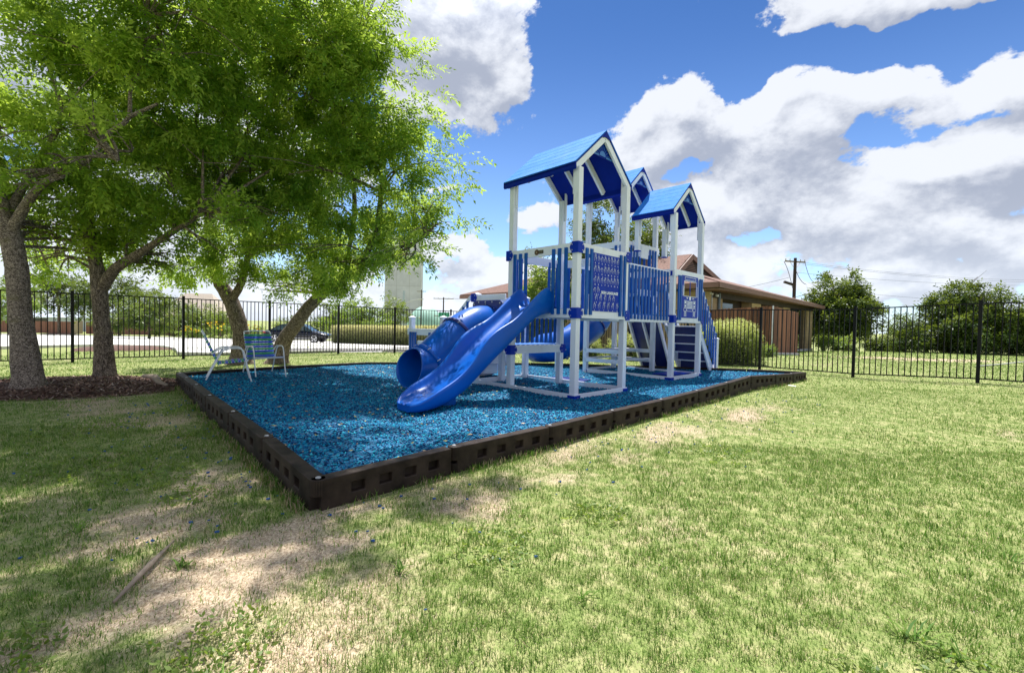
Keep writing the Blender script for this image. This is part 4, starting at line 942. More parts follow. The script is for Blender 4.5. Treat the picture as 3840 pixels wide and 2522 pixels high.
# local x=v (0..20 away to the right), y=u (0..19 away to the left)
bb('wall',DKWALL,[(.9,19.3,1.3,1.5,BZ,3.05)])
bb('wall',STONE,[(.8,.95,.9,18.3,BZ,3.05)],uv=True)
for v0,v1 in ((.75,2.33),(6.52,8.05),(12.4,13.95),(18.35,19.95)):
    bb('pillar',STONE,[(v0,v1,.72,1.28,BZ,3.0)],uv=True)
bb('plinth',mat('grey_plinth_stone',(.5,.5,.5),.9,var=.2),[(14.2,20.0,.66,.719,BZ-.1,-.1)],uv=False)
bb('door',BLACKG,[(14.6,18.3,.95,1.0,BZ+.2,2.7)]); bb('window',BLACKG,[(3.1,5.2,1.24,1.28,1.2,2.6)])
# roof planes
def roofpoly(name,P,th=.12,m_=SHING):
    q=MB(); n=len(P); q.prism([(a,b,c-th) for a,b,c in P],(0,0,th)); return q.build(name,m_,B)
E1=3.34; R_=5.06
rp=roofpoly('roof',[(0,0,E1),(2.6,2.5,4.25),(2.6,9.5,R_),(2.6,9.5,R_),(-.0,19,E1)][:3]+[(0,19,E1)])
rp.name='roof'
q=MB()
q.prism([(-.15,2.5,R_-2.75*.655),(2.6,2.5,R_),(2.6,9.5,R_),(-.15,9.5,R_-2.75*.655)],(0,0,.10)); q.prism([(2.6,2.5,R_),(6.3,2.5,4.06),(6.3,9.5,4.06),(2.6,9.5,R_)],(0,0,.10))
q.prism([(0,9.5,E1),(2.6,9.5,R_),(0,19,E1-.0)],(0,0,.08)); q.prism([(2.6,9.5,R_),(8,19,E1),(0,19,E1)],(0,0,.08)); q.build('upper_roof',SHING,B)
q=MB(); q.prism([(0,0,E1),(20,0,3.12),(20,5,3.9),(6,5,4.6),(2,2.5,4.2)],(0,0,.02)); q.prism([(6,5,4.6),(20,5,3.9),(20,10,3.1),(6,10,3.3)],(0,0,.02)); q.build('wing_roof',SHING,B)
# fascias
def fas(a,b,h=.24,par=B,w=.05,nm='fascia'):
    q=MB(); q.bar(a,b,w,h); return q.build(nm,TRIM,par)
fas((-.03,-.03,E1-.11),(20.0,-.03,3.01)); fas((-.03,-.0,E1-.11),(-.03,19,E1-.11)); fas((20.0,-.03,3.0),(20.0,5,3.75))
fas((-.2,2.42,R_-2.8*.655-.06),(2.6,2.42,R_-.05),.26); fas((2.6,2.42,R_-.05),(6.35,2.42,4.0),.26)
q=MB(); q.prism([(.1,2.52,R_-2.5*.655-.2),(2.6,2.52,R_-.12),(6.1,2.52,3.95)],(0,.06,0)); g_=q.build('gable_wall',DKWALL,B)
q=MB()
for k in range(7): q.box(2.0-.0+k*.0-.5+k*.06,3.4-k*.1,2.49,2.515,4.18+k*.09,4.21+k*.09)
q.build('louvre',TRIM,g_)
bb('soffit',TRIM,[(0.01,19.9,0.0,1.25,3.02,3.05)])
bb('beam',DKWALL,[(.98,19.9,.66,.715,2.72,3.01)])
bb('downpipe',mat('grey_blue_pipe',(.16,.2,.22),.5),[(1.66,1.80,.60,.70,BZ,2.98)],.02); bb('conduit',STEEL,[(.95,.99,.68,.715,BZ,2.9)],.005)
q=MB(); q.tube([(1.35,.70,2.85),(1.35,.55,2.82)],.06,12); q.build('wall_light',LETTER,B); q=MB(); q.tube([(.75,.68,2.92),(.72,.55,2.86)],.05,10); q.build('flood_light',KERB,B)
q=MB(); q.tube([(4.9,4.9,4.1),(4.9,4.9,4.9)],.09,12); q.build('roof_vent',KERB,B); 
# stone wall left wing already; brackets at the far left eave
bb('wing_wall',STONE,[(.8,8,18.2,18.35,BZ,3.05)],uv=True)
# ------------------------------------------------------------------ cedar fence enclosure
def board_fence(pts,H,label,m_,name='wood_fence',bw=.14,dog=True,group=None,base=0.0,cat='fence'):
    o=empty(name,(pts[0][0],pts[0][1],0),0,label,cat,group); ox,oy=pts[0][0],pts[0][1]
    for (a,b) in zip(pts,pts[1:]):
        a=Vector(a);b=Vector(b);L=(b-a).length;d=(b-a)/L;n=Vector((-d.y,d.x));V=[];Fs=[];R=[];k=0;s=0
        while s<L-.02:
            w_=min(bw-.008,L-s); j=RNG.uniform(-.012,.012); p=a+d*s-Vector((ox,oy)); q=p+d*w_; z=GZ(*(a+d*s))+base; h=H+RNG.uniform(-.02,.02); e=n*.018; p=p+n*j*.5;q=q+n*j*.5
            cut=.03 if dog else 0
            P=[(p.x,p.y,z),(q.x,q.y,z),(q.x,q.y,z+h-cut),(q.x-d.x*cut,q.y-d.y*cut,z+h),(p.x+d.x*cut,p.y+d.y*cut,z+h),(p.x,p.y,z+h-cut)]
            b0=len(V); V+=P+[(c[0]+e.x,c[1]+e.y,c[2]) for c in P]; r_=RNG.random(); R+=[r_]*12
            Fs.append([b0+5,b0+4,b0+3,b0+2,b0+1,b0]);Fs.append([b0+6+i_ for i_ in range(6)])
            for i_ in range(6): j_=(i_+1)%6; Fs.append([b0+i_,b0+j_,b0+6+j_,b0+6+i_])
            s+=bw
        me=bpy.data.meshes.new('fence_boards'); me.from_pydata(V,[],Fs); at_=me.attributes.new('rnd','FLOAT','POINT'); at_.data.foreach_set('value',R); me.materials.append(m_); ob=bpy.data.objects.new('fence_boards',me); COL.objects.link(ob); ob.parent=o
    return o
wf=board_fence([(8.7,21.6),(11.04,19.4),(14.0,22.3)],2.05,'weathered cedar privacy fence with dog-eared boards in front of the building',WOODF,base=.06)
q=MB(); q.bar((11.04-8.7-.05,19.4-21.6-.08,GZ(11.04,19.4)-.0),(14.0-8.7,22.3-21.6-.06,GZ(14,22.3)-.0),.16,.26); q.build('fence_plinth',KERB,wf,bevel=.01)
q=MB(); q.tube([(2.36,-2.25,.0),(2.36,-2.25,2.25)],.03,8); q.build('fence_post',STEEL,wf)
# far brown fence across the street with brick column
pa=at(-300,1240,70); pb=at(300,1240,71); pc=at(322,1240,71.2); pd=at(720,1240,73)
def flat(p): return (p.x,p.y)
board_fence([flat(pa),flat(pb)],1.85,'reddish brown board fence across the street, left of the brick column',WOODR,bw=.15,dog=False,group='board fences across the street')
board_fence([flat(pc),flat(pd)],1.85,'reddish brown board fence across the street, right of the brick column',WOODR,bw=.15,dog=False,group='board fences across the street')
p=at(290,1240,70.5); q=MB(); q.box(-.45,.45,-.45,.45,-.2,1.95); col=q.build('brick_column',BRICK,bevel=.01); col.location=(p.x,p.y,GZ(p.x,p.y)); tag(with_uv(col),'pale brick column between the two board fences across the street','column')
q=MB(); q.box(-.52,.52,-.52,.52,1.951,2.08); q.build('column_cap',KERB,col,bevel=.02)
# houses beyond
def house(px,Y,W_,D_,h,rh,label,wall,roofm,rz=0,py=1225):
    p=at(px,py,Y); z=GZ(p.x,p.y); o=empty('house',(p.x,p.y,z),rz,label,'house')
    q=MB(); q.box(-W_/2,W_/2,-D_/2,D_/2,0,h); q.build('wall',wall,o)
    q=MB(); e=.5; q.v=[(-W_/2-e,-D_/2-e,h),(W_/2+e,-D_/2-e,h),(W_/2+e,D_/2+e,h),(-W_/2-e,D_/2+e,h),(-W_*.22,0,h+rh),(W_*.22,0,h+rh)]; q.f=[[0,1,5,4],[1,2,5],[2,3,4,5],[3,0,4],[0,3,2,1]]; q.m=[0]*5; q.build('roof',roofm,o)
    q=MB(); q.box(-W_*.3,-W_*.12,-D_/2-.03,-D_/2-.001,1,2.4); q.build('window',BLACKG,o)
    return o
TANR=mat('pale_tan_shingle',(.45,.38,.31),.9,var=.1); GREYW=mat('light_grey_siding',(.5,.55,.6),.8,var=.05)
house(745,84,10.5,8,3.2,4.3,'distant house with a pale tan hipped roof above the bushes',BRICK,TANR,.1)
house(330,92,26,10,2.6,2.2,'distant pale grey-roofed house behind the board fence',GREYW,mat('grey_roof',(.4,.45,.5),.8),0)
# tall concrete block
p=at(1514,1240,150); TOW=mat('weathered_concrete_panels',(.55,.54,.58),.9,var=.12,vscale=.25,detail=8)
o=empty('concrete_tower',(p.x,p.y,GZ(p.x,p.y)),.12,'tall windowless pale concrete tower rising behind the hedge','tower')
q=MB(); q.box(-5.7,5.7,-4,4,0,31); b_=q.build('tower_shaft',TOW,o,bevel=.05); q=MB()
for z in (7.5,15,22.5): q.box(-5.72,5.72,-4.02,-4.001,z,z+.06)
for x in (-2,2): q.box(x,x+.06,-4.02,-4.001,0,31)
q.build('panel_joints',mat('joint_grey',(.33,.31,.3),.9),b_)  # thin darker grey lines for the joints between panels
p=at(1595,1240,120); q=MB(); R=[[(5.2*math.cos(2*PI*k/32)*math.cos(a),5.2*math.sin(2*PI*k/32)*math.cos(a),7.6*math.sin(a)) for k in range(32)] for a in np.linspace(0,1.5,8)]; q.grid(R,closed_u=True); dm=q.build('green_dome',mat('pale_green_paint',(.33,.55,.45),.6),smooth=True); dm.location=(p.x,p.y,GZ(p.x,p.y)); tag(dm,'pale green rounded tank beyond the back fence','tank')
# far dark picket fence behind the hedge
pa=at(1330,1245,52); pb=at(2050,1245,44); d_=(Vector(flat(pb))-Vector(flat(pa)))
fence(Vector(flat(pa)),Vector(flat(pb)),list(np.linspace(0,d_.length,7)),'more distant dark picket fence behind the clipped hedge',H=1.8,sp=.2,pickh=.035)
# ------------------------------------------------------------------ utility poles and wires
WIRE=mat('dark_cable',(.03,.03,.035),.6)
def upole(px,Y,topy,label,arms,rad=.16,extra=False,py=1270):
    p=at(px,py,Y); z=GZ(p.x,p.y); H=at(px,topy,Y).z-z
    o=empty('utility_pole',(p.x,p.y,z),0,label,'utility pole','wooden utility poles'); q=MB(); q.tube([(0,0,-.3),(0,0,H)],[rad,rad*.7],12); q.build('pole_shaft',WOODP,o)
    for h,L_a,ang in arms:
        q=MB(); dx,dy=math.cos(ang)*L_a/2,math.sin(ang)*L_a/2; q.bar((-dx,-dy,H-h),(dx,dy,H-h),.10,.13); ar=q.build('cross_arm',WOODL,o)
        q=MB()
        for s in (-1,-.55,.55,1): q.tube([(dx*s*.95,dy*s*.95,H-h+.06),(dx*s*.95,dy*s*.95,H-h+.24)],.045,8)
        q.build('insulator',KERB,ar)
        q=MB(); 
        for s in (-1,1): q.bar((0,0,H-h-.75),(dx*s*.5,dy*s*.5,H-h-.05),.03,.04)
        q.build('arm_brace',STEEL,ar)
    return o,p,z,H
p1,pp1,z1,H1=upole(2972,44,967,'dark utility pole with one crossarm and a transformer, behind the brown roof',[(.35,2.35,.25)],.19)
q=MB(); q.tube([(-.42,-.1,H1-7.0),(-.42,-.1,H1-6.1)],.20,14); q.build('transformer',KERB,p1)
q=MB(); q.bar((0,0,H1-2.6),(-1.0,0,H1-2.3),.25,.2); q.build('arm_brace',WOODP,p1)
upole(1661,95,1114,'small distant utility pole with two crossarms, above the back fence',[(.3,4.2,0),(3.9,3.6,0)],.17)
upole(1578,110,1086,'slim pole with a short arm at the edge of the concrete tower',[(.4,2.2,0)],.15)
upole(3254,48,1100,'plain brown pole standing right of the round dark tree',[],.17)
# street lamp left of tower
def wire(a,b,sag,label,r=.011,n=14):
    q=MB(); pts=[a.lerp(b,k/n)-Vector((0,0,sag*4*(k/n)*(1-k/n))) for k in range(n+1)]; q.tube(pts,r,5); o=q.build('power_line',WIRE); return tag(o,label,'power line','overhead power lines')
T_=at(2972,975,44)
wire(at(3018,985,44),at(3860,1050,60),.35,'topmost of the three overhead lines running off to the right'); wire(at(3010,990,44.5),at(3860,1058,60),.3,'middle of the three overhead lines running off to the right'); wire(at(2990,1022,44),at(3860,1070,60),.3,'lowest of the three overhead lines running off to the right')
wire(at(3256,1101,48),at(3900,1135,60),.25,'single lower overhead line starting at the plain brown pole'); wire(at(2940,980,44),at(2972,1080,44.2),-.3,'slack cable hanging from the left end of the crossarm',.025); wire(at(3018,980,44),at(3058,1060,40),.5,'slack cable hanging from the right end of the crossarm',.025); wire(at(2980,1000,44),at(3025,1066,43),.4,'cable looping down beside the utility pole',.025)
wire(at(2960,1040,44),at(2560,1110,60),.3,'faint line running left from the transformer pole',.016); wire(at(1661,1118,95),at(2300,1085,70),.6,'thin line running right from the distant double-arm pole',.03)
p=at(1513,1240,90); o=empty('street_lamp',(p.x,p.y,GZ(p.x,p.y)),0,'tall grey lamp column in front of the concrete tower','street lamp'); q=MB(); hh=at(1513,1090,90).z-GZ(p.x,p.y); q.tube([(0,0,0),(0,0,hh)],[.30,.22],12); q.build('lamp_column',mat('grey_column',(.42,.48,.52),.5,metal=.3),o); q=MB(); q.tube([(0,0,hh*.72),(1.6,0,hh*.80),(3.2,0,hh*.83)],.06,8); q.build('lamp_arm',STEEL,o); q=MB(); q.box(3.0,3.9,-.15,.15,hh*.83-.1,hh*.83+.06); q.build('lamp_head',KERB,o,bevel=.03)
p=at(1664,1240,75); o=empty('street_sign',(p.x,p.y,GZ(p.x,p.y)),0,'small green sign on a thin post by the distant pole','sign'); hs=at(1664,1178,75).z-GZ(p.x,p.y); q=MB(); q.tube([(0,0,0),(0,0,hs)],.05,8); q.build('sign_post',STEEL,o); q=MB(); q.box(-.9,.9,-.03,.03,hs-.5,hs+.3); q.build('sign_plate',mat('green_sign_paint',(.05,.35,.22),.4),o)
# ------------------------------------------------------------------ sticks, log, litter on the lawn
q=MB(); a=(-1.93,2.60); b=(-1.77,2.02); q.tube([(a[0],a[1],GZ(*a)+.02),((a[0]+b[0])/2+.012,(a[1]+b[1])/2,GZ(*a)+.035),(b[0],b[1],GZ(*b)+.02)],[.004,.015,.007],8)
tag(q.build('dead_branch',WOODL,smooth=True),'bare grey stick lying in the shaded grass at bottom left','stick')
q=MB(); q.tube([(-6.75,8.35,.12),(-6.4,8.15,.14),(-6.05,7.80,.10),(-5.85,7.72,.06)],[.05,.06,.045,.03],9); tag(q.build('fallen_log',WOODL,smooth=True),'short fallen log on the bark mulch near the left corner timbers','log')
# ------------------------------------------------------------------ vegetation
def leafcloud(name,P,D,size,m,parent,nl=7,shape=.34,curl=.25,rnd=None,ls=None):
    """compound leaves: P (N,3) origins, D (N,3) rachis direction, nl leaflets each; size=leaflet length"""
    N=len(P); D=D/np.linalg.norm(D,axis=1,keepdims=True); up=np.array([0,0,1.]); S=np.cross(D,up)+1e-6; S/=np.linalg.norm(S,axis=1,keepdims=True)
    roll=RNG.normal(0,.7,N)[:,None]; Nn=np.cross(S,D); S=S*np.cos(roll)+Nn*np.sin(roll); Nn=np.cross(S,D)
    size=np.broadcast_to(size,(N,)); L=size[:,None]
    V=np.zeros((N,nl,4,3)); 
    for k in range(nl):
        side=0 if k==nl-1 else (1 if k%2 else -1); fr=(k//2+.5)/(nl/2)
        base_=P+D*(L*2.6*fr)+np.array([0,0,-1])*(L*curl*1.8*fr*fr)
        dirn=D*.75+S*side*.9+RNG.normal(0,.22,(N,3)); dirn[:,2]-=curl; dirn/=np.linalg.norm(dirn,axis=1,keepdims=True)
        w=np.cross(dirn,Nn+RNG.normal(0,.35,(N,3))); w/=np.linalg.norm(w,axis=1,keepdims=True)+1e-9
        sz=L*RNG.uniform(.75,1.2,(N,1)); V[:,k,0]=base_;V[:,k,1]=base_+dirn*sz*.45+w*sz*shape*.5;V[:,k,2]=base_+dirn*sz;V[:,k,3]=base_+dirn*sz*.45-w*sz*shape*.5
    rnd=RNG.random(N) if rnd is None else rnd
    r=np.clip(np.repeat(rnd,nl*4)+np.repeat(RNG.normal(0,.12,N*nl),4),0,1)
    return npmesh(name,V.reshape(-1,3),np.arange(N*nl*4).reshape(-1,4),m,parent,attr={'rnd':r})
def blobpoints(blobs,n,clump=.32,nper=38,shell=.55):
    """blobs: list of (x,y,z,rx,ry,rz). returns leaf origins clustered in sprays + outward directions"""
    vol=np.array([b[3]*b[4]*b[5] for b in blobs])**.72; vol/=vol.sum(); P=[];Dd=[];Rn=[]
    for b,v in zip(blobs,vol):
        nb=max(1,int(n*v/nper)); u=RNG.normal(size=(nb,3)); u/=np.linalg.norm(u,axis=1,keepdims=True); r=RNG.uniform(shell**3,1,(nb,1))**(1/3)
        r=np.where(RNG.random((nb,1))<.3,RNG.random((nb,1))**.5,r)
        c=np.array(b[:3])+u*r*np.array(b[3:6]); cs=clump*RNG.uniform(.6,1.5,nb)
        for k in range(nb):
            m_=int(nper*RNG.uniform(.6,1.4)); q=RNG.normal(0,1,(m_,3))*np.array([1,1,.55])*cs[k]*.62
            P.append(c[k]+q); d=u[k]*.6+RNG.normal(0,.55,(m_,3)); d[:,2]-=.15; Dd.append(d); Rn.append(np.clip(RNG.normal(RNG.uniform(.05,.95),.17,m_),0,1))
    return np.concatenate(P),np.concatenate(Dd),np.concatenate(Rn)
def branches(m,roots,blobs,k_per=4,R0=.03,rr=random.Random(5)):
    for b in blobs:
        over=len(b)>6
        for _ in range(1 if over else k_per):
            r0=.009 if over else R0
            tgt=Vector((b[0]+rr.gauss(0,.45)*b[3],b[1]+rr.gauss(0,.45)*b[4],b[2]+rr.gauss(0,.45)*b[5]))
            src=min(roots,key=lambda q:(q-tgt).length+.6*max(0,q.z-tgt.z)); src=Vector(src); mid=src.lerp(tgt,.5)+Vector((rr.gauss(0,.12),rr.gauss(0,.12),rr.gauss(0,.1)+.1))*(tgt-src).length
            pts=smoothpath([src,mid,tgt],4); n=len(pts); m.tube(pts,[r0*(1-.8*i_/(n-1)) for i_ in range(n)],6,False)
            for _2 in range(2):
                t2=tgt+Vector((rr.gauss(0,.5)*b[3],rr.gauss(0,.5)*b[4],rr.gauss(0,.4)*b[5])); m.tube([pts[n//2],pts[n//2].lerp(t2,.5)+Vector((0,0,.05)),t2],[r0*.4,r0*.25,r0*.1],5,False)
from mathutils import noise as mnoise
def roughen(m,b0,pts,main):
    base_z=pts[0].z
    for i_ in range(b0,len(m.v)):
        v=Vector(m.v[i_]); c=min(pts,key=lambda q:abs(q.z-v.z)+(q-v).length*.2); d=v-c; d.z*=.2
        k=1+.10*mnoise.noise(v*5)+.06*mnoise.noise(v*14)
        if main: k+=.30*math.exp(-max(0,v.z-base_z)/.16)*max(0,math.cos(5*math.atan2(d.y,d.x)+1.3*math.sin(3*c.x)))
        m.v[i_]=tuple(v+d*(k-1))
def tree(label,limbs,blobs,nleaf,leaf,bark,size=.075,nl=7,cat='tree',group=None,name='shade_tree',clump=.25,nper=46,kper=4,r0=.03,shape=.34,seg=14,flare=True,curl=.25,sprays=None):
    """limbs: list of [(Vector,r)...]; first is the trunk"""
    o=empty(name,limbs[0][0][0],0,label,cat,group); L0=Vector(limbs[0][0][0]); m=MB(); roots=[]
    for li,l in enumerate(limbs):
        pts=smoothpath([Vector(p)-L0 for p,_ in l],6); rs=np.interp(np.linspace(0,1,len(pts)),np.linspace(0,1,len(l)),[r for _,r in l])
        if li==0 and flare: rs=[r*(1+.45*math.exp(-i_/2.2)) for i_,r in enumerate(rs)]
        b0_=len(m.v); m.tube(pts,list(rs),seg if li else seg+8,False); roughen(m,b0_,pts,li==0); roots+=pts[len(pts)//2 if li==0 else len(pts)//4:]
    lb=[(b[0]-L0.x,b[1]-L0.y,b[2]-L0.z,*b[3:]) for b in blobs]
    if kper: branches(m,roots,lb,kper,r0)
    m.build('trunk',bark,o,smooth=True,fix=False)
    P,D_,R=blobpoints(lb,nleaf,clump,nper)
    if sprays is not None:
        Ps,Ds,Rs=sprays; P=np.concatenate([P,Ps-np.array(L0)]);D_=np.concatenate([D_,Ds]);R=np.concatenate([R,Rs])
    leafcloud('crown',P,D_,size*RNG.uniform(.8,1.25,len(P)),leaf,o,nl,shape,curl,R)
    return o
def pb(px,py,Y,rpx,sq=.8,dy=.9):
    """foliage mass seen at (px,py) standing at depth Y"""
    p=at(px,py,Y); r=rpx*Y/F; return (p.x,p.y,p.z,r,r*dy,r*sq)
def pl_(pts,Y=None): return [(at(x,y,Y_),r) for x,y,Y_,r in pts]
# -- nearest tree, left edge
g1=Vector((-7.35,6.95,GZ(-7.35,6.95)-.05))
tr=[(g1,.165),(at(78,1200,7.0),.135),(at(62,1000,7.0),.130),(at(28,850,7.0),.125),(at(-20,700,7.0),.10),(at(-60,450,7.1),.075)]
lm=[tr,[(at(40,870,7.0),.085),(at(150,700,6.9),.05),(at(330,600,6.8),.036),(at(400,505,6.7),.030),(at(480,445,6.6),.027),(at(492,330,6.6),.022),(at(545,220,6.6),.018),(at(555,60,6.6),.012)],[(at(480,440,6.6),.03),(at(590,390,6.5),.018)],[(at(370,575,6.7),.02),(at(440,600,6.4),.012)],
    [(at(20,820,7.0),.075),(at(120,640,7.4),.042),(at(230,440,7.5),.034),(at(185,250,7.6),.028),(at(180,20,7.6),.02)]]
b1=[pb(20,640,7.6,130),pb(120,850,7.8,110,.6),pb(20,930,8.6,90,.6),pb(230,880,8.0,100,.6),pb(200,1010,9.0,80,.5),pb(180,600,6.4,90,.6),pb(380,470,6.2,90,.6),pb(60,700,6.4,70,.6),pb(520,180,6.2,90,.7),pb(60,240,7.2,300),pb(400,230,6.9,260),pb(720,120,7.0,260),pb(150,560,7.4,230),pb(430,640,7.4,170),pb(620,330,7.4,220),pb(350,20,7,250),pb(700,-80,6.8,260),pb(60,780,7.9,110),pb(250,760,7.8,120),
    (-4.6,5.2,6.4,1.1,.8,.5,1),(-3.4,4.3,6.6,.8,.6,.4,1),(-2.4,4.0,6.5,.6,.5,.3,1),(-1.5,3.9,6.4,.5,.4,.25,1),(-5.6,3.9,6.0,1.0,.8,.5,1),(-3.1,5.1,6.9,.7,.6,.4,1),(-4.4,3.1,5.6,.7,.6,.4,1),(-6.9,4.6,6.2,1.3,.9,.7,1),(-2.0,5.0,6.8,.5,.5,.3,1)]  # this row: unseen clumps above the frame, added to dapple the lawn with shade
tree('large tree with pale flaking bark at the far left edge of the photo',lm,b1,11500,LEAF1,BARK,.090,8)
# -- second tree
g2=Vector((-7.45,8.35,GZ(-7.4,8.3)-.05))
tr=[(g2,.15),(at(385,1250,8.35),.125),(at(372,1080,8.3),.12),(at(355,960,8.3),.10),(at(320,780,8.2),.09),(at(300,560,8.2),.07)]
lm=[tr,[(at(385,1080,8.3),.10),(at(430,1010,8.2),.09),(at(500,965,8.1),.075),(at(600,900,7.9),.05),(at(760,800,7.6),.03)]]
b2=[pb(360,780,8.5,170),pb(560,700,8.3,220),pb(700,820,8.0,170,.6),pb(840,800,7.4,110,.5),pb(940,820,7.2,80,.5),pb(700,520,8.5,260),pb(470,880,8.6,110,.6),pb(930,580,8.8,230),pb(950,250,9.0,280),pb(560,960,8.2,60,.5),pb(620,1000,8.8,60,.5),pb(90,960,9.2,90,.6),pb(290,980,9.5,90,.6),pb(480,420,8.6,200)]
tree('second tree with furrowed bark, forking low, beside the bark mulch',lm,b2,9000,LEAF1,BARK2,.088,8)
# -- third and fourth trunks behind the chairs
g3=Vector((-7.35,12.35,-.05))
tr=[(g3,.25),(at(905,1270,12.3),.20),(at(893,1200,12.2),.20),(at(862,1120,12.1),.175),(at(820,1050,12.0),.15),(at(800,960,12),.12),(at(780,800,12),.09)]
lm=[tr,[(at(865,1130,12.1),.12),(at(905,1060,11.9),.09),(at(930,960,11.8),.07)]]
b3=[pb(820,900,11.6,170),pb(960,940,11.2,150,.7),pb(1010,760,10.0,230),pb(830,650,9.6,230),pb(1080,440,9.0,280),pb(1010,180,8.4,300),pb(1180,60,8.2,270),pb(720,980,11.6,110,.6),pb(900,1050,11.4,60,.6),pb(1180,260,8.4,220),pb(1120,620,9.3,200)]
tree('tree with a thick rough trunk leaning left behind the strap chairs',lm,b3,8000,LEAF1,BARK2,.095,8)
g4=Vector((-6.55,12.75,-.05))
tr=[(g4,.24),(at(1060,1290,12.7),.20),(at(1120,1200,12.5),.175),(at(1180,1127,12.2),.15),(at(1237,1080,12.0),.125),(at(1310,1030,11.5),.10),(at(1400,900,10.2),.07),(at(1430,720,9.4),.045)]
lm=[tr,[(at(1237,1080,12),.08),(at(1300,960,11.6),.06),(at(1330,760,10.2),.05),(at(1290,500,9),.03),(at(1300,250,8.4),.02)],[(at(1350,1000,11.2),.05),(at(1470,960,10.8),.035),(at(1590,890,8.9),.02)]]
b4=[pb(1150,900,11.0,180),pb(1320,930,10.4,160,.7),pb(1130,1040,11.4,90,.7),pb(1250,1010,11.2,110,.7),pb(1360,1020,10.7,80,.6),pb(1300,680,9.4,230),pb(1330,440,8.6,220),pb(1230,190,8.2,210),pb(1180,10,8.0,190),pb(1480,640,8.8,150),pb(1510,800,9.2,130,.7),pb(1620,840,9.0,100,.6),pb(1440,900,9.8,120,.6),pb(1430,500,8.6,140),pb(1500,960,9.6,70,.6),pb(1250,1080,11.4,60,.5),pb(1000,1085,11.5,55,.5),(-2.8,6.9,7.4,.9,.8,.5,1),(-2.0,6.0,7.0,.7,.6,.4,1),(-3.9,7.5,8.6,1.2,1.0,.6,1),(-3.2,5.7,6.9,.7,.6,.35,1),(-.9,7.6,8.6,.8,.7,.4,1),(-1.8,7.0,8.2,.8,.7,.4,1),(-2.7,8.3,9.4,1.1,.9,.5,1),(-1.3,6.2,7.6,.5,.5,.25,1),(-2.3,5.4,6.8,.6,.5,.3,1)]
# wispy sprays on the right-hand edge
def sprays(lst):
    P=[];D_=[];R=[]
    for (x0,y0,x1,y1,Y_) in lst:
        a=at(x0,y0,Y_);b=at(x1,y1,Y_-.3); n=26
        for k in range(n):
            t_=k/n; p=a.lerp(b,t_)+Vector((RNG.normal(0,.04),RNG.normal(0,.08),.12*math.sin(t_*3)+RNG.normal(0,.035))); P.append(p); d=(b-a).normalized()*.8+Vector((RNG.normal(0,.6),RNG.normal(0,.4),RNG.normal(-.15,.45))); D_.append(d); R.append(min(1,max(0,RNG.normal(.72,.15))))
    return np.array([tuple(p) for p in P]),np.array([tuple(p) for p in D_]),np.array(R)
SPR=[(1360,150,1500,60,8.8),(1400,240,1625,170,8.8),(1430,330,1650,260,8.8),(1440,400,1700,370,8.8),(1470,480,1690,480,8.8),(1520,560,1730,540,8.9),(1500,620,1680,590,8.9),(1560,650,1815,610,8.9),(1600,690,1790,720,8.9),(1580,740,1720,760,8.9),(1640,860,1800,840,9.0),(1560,920,1680,940,8.9),(1560,960,1620,1010,8.9),(1420,60,1500,-20,8.8),(1560,640,1770,660,8.9),(1480,200,1600,240,8.8),(1500,430,1640,430,8.8)]
tree('large dark-leaved tree with a thick trunk leaning right over the mulch',lm,b4,12000,LEAF1,BARK2,.090,8,sprays=sprays(SPR))
# -- background trees
def bgtree(px,py,Y,hpx,wpx,label,leaf,n=1500,size=.16,nl=5,name='distant_tree',trunk=True,gap=0,cat='tree',group=None,tr_r=.12,dense=5,clump=.5,shape=.5,sq=.8,seed=None,nper=26):
    """base at (px,py) full-res pixel column, depth Y; height and width given in photo pixels"""
    p=at(px,py,Y); z=GZ(p.x,p.y); H=hpx*Y/F; W_=wpx*Y/F; g=Vector((p.x,p.y,z-.05)); rr=random.Random(seed or int(px*7+Y))
    tz=H*gap; blobs=[]
    for k in range(dense):
        a=2*PI*k/dense+rr.random(); r=W_*.24; blobs.append((g.x+math.cos(a)*r,g.y+math.sin(a)*r,z+tz+(H-tz)*rr.uniform(.25,.62),W_*.27,W_*.25,(H-tz)*.22))
    blobs+=[(g.x,g.y,z+tz+(H-tz)*.78,W_*.26,W_*.24,(H-tz)*.20),(g.x+rr.uniform(-.1,.1)*W_,g.y,z+tz+(H-tz)*.45,W_*.36,W_*.3,(H-tz)*.36)]
    lm=[[(g,tr_r),(g+Vector((rr.uniform(-.1,.1),0,H*.3)),tr_r*.8),(g+Vector((rr.uniform(-.2,.2),0,H*.7)),tr_r*.4)]]
    return tree(label,lm,blobs,n,leaf,BARK2,size,nl,cat,group,name,clump,nper,2 if trunk else 0,tr_r*.25,shape,8,False)
bgtree(3135,1325,37,312,275,'round dark-leaved tree behind the far end of the building',LEAF2,9500,.20,5,gap=.10,tr_r=.22,dense=10,clump=.30)
bgtree(3390,1332,30,145,150,'small bushy tree just above the fence, between two gaps of sky',LEAF2,2200,.12,5,name='small_tree',dense=5,clump=.35,tr_r=.07)
bgtree(3640,1345,29,272,285,'big light-green tree beyond the right fence, topped by a power line',LEAF2,10000,.15,5,dense=10,clump=.32,tr_r=.2)
bgtree(3860,1350,28,200,190,'tree cut off by the right edge of the photo',LEAF2,3600,.14,5,dense=6,clump=.35,tr_r=.18)
bgtree(3475,1340,31,75,80,'low shrub at the left foot of the big light-green tree',LEAF2,1300,.10,5,name='shrub',trunk=False,cat='shrub',clump=.3)
bgtree(3280,1330,33,50,90,'low shrub at the foot of the plain brown pole',LEAF2,1100,.10,5,name='shrub',trunk=False,cat='shrub',clump=.3)
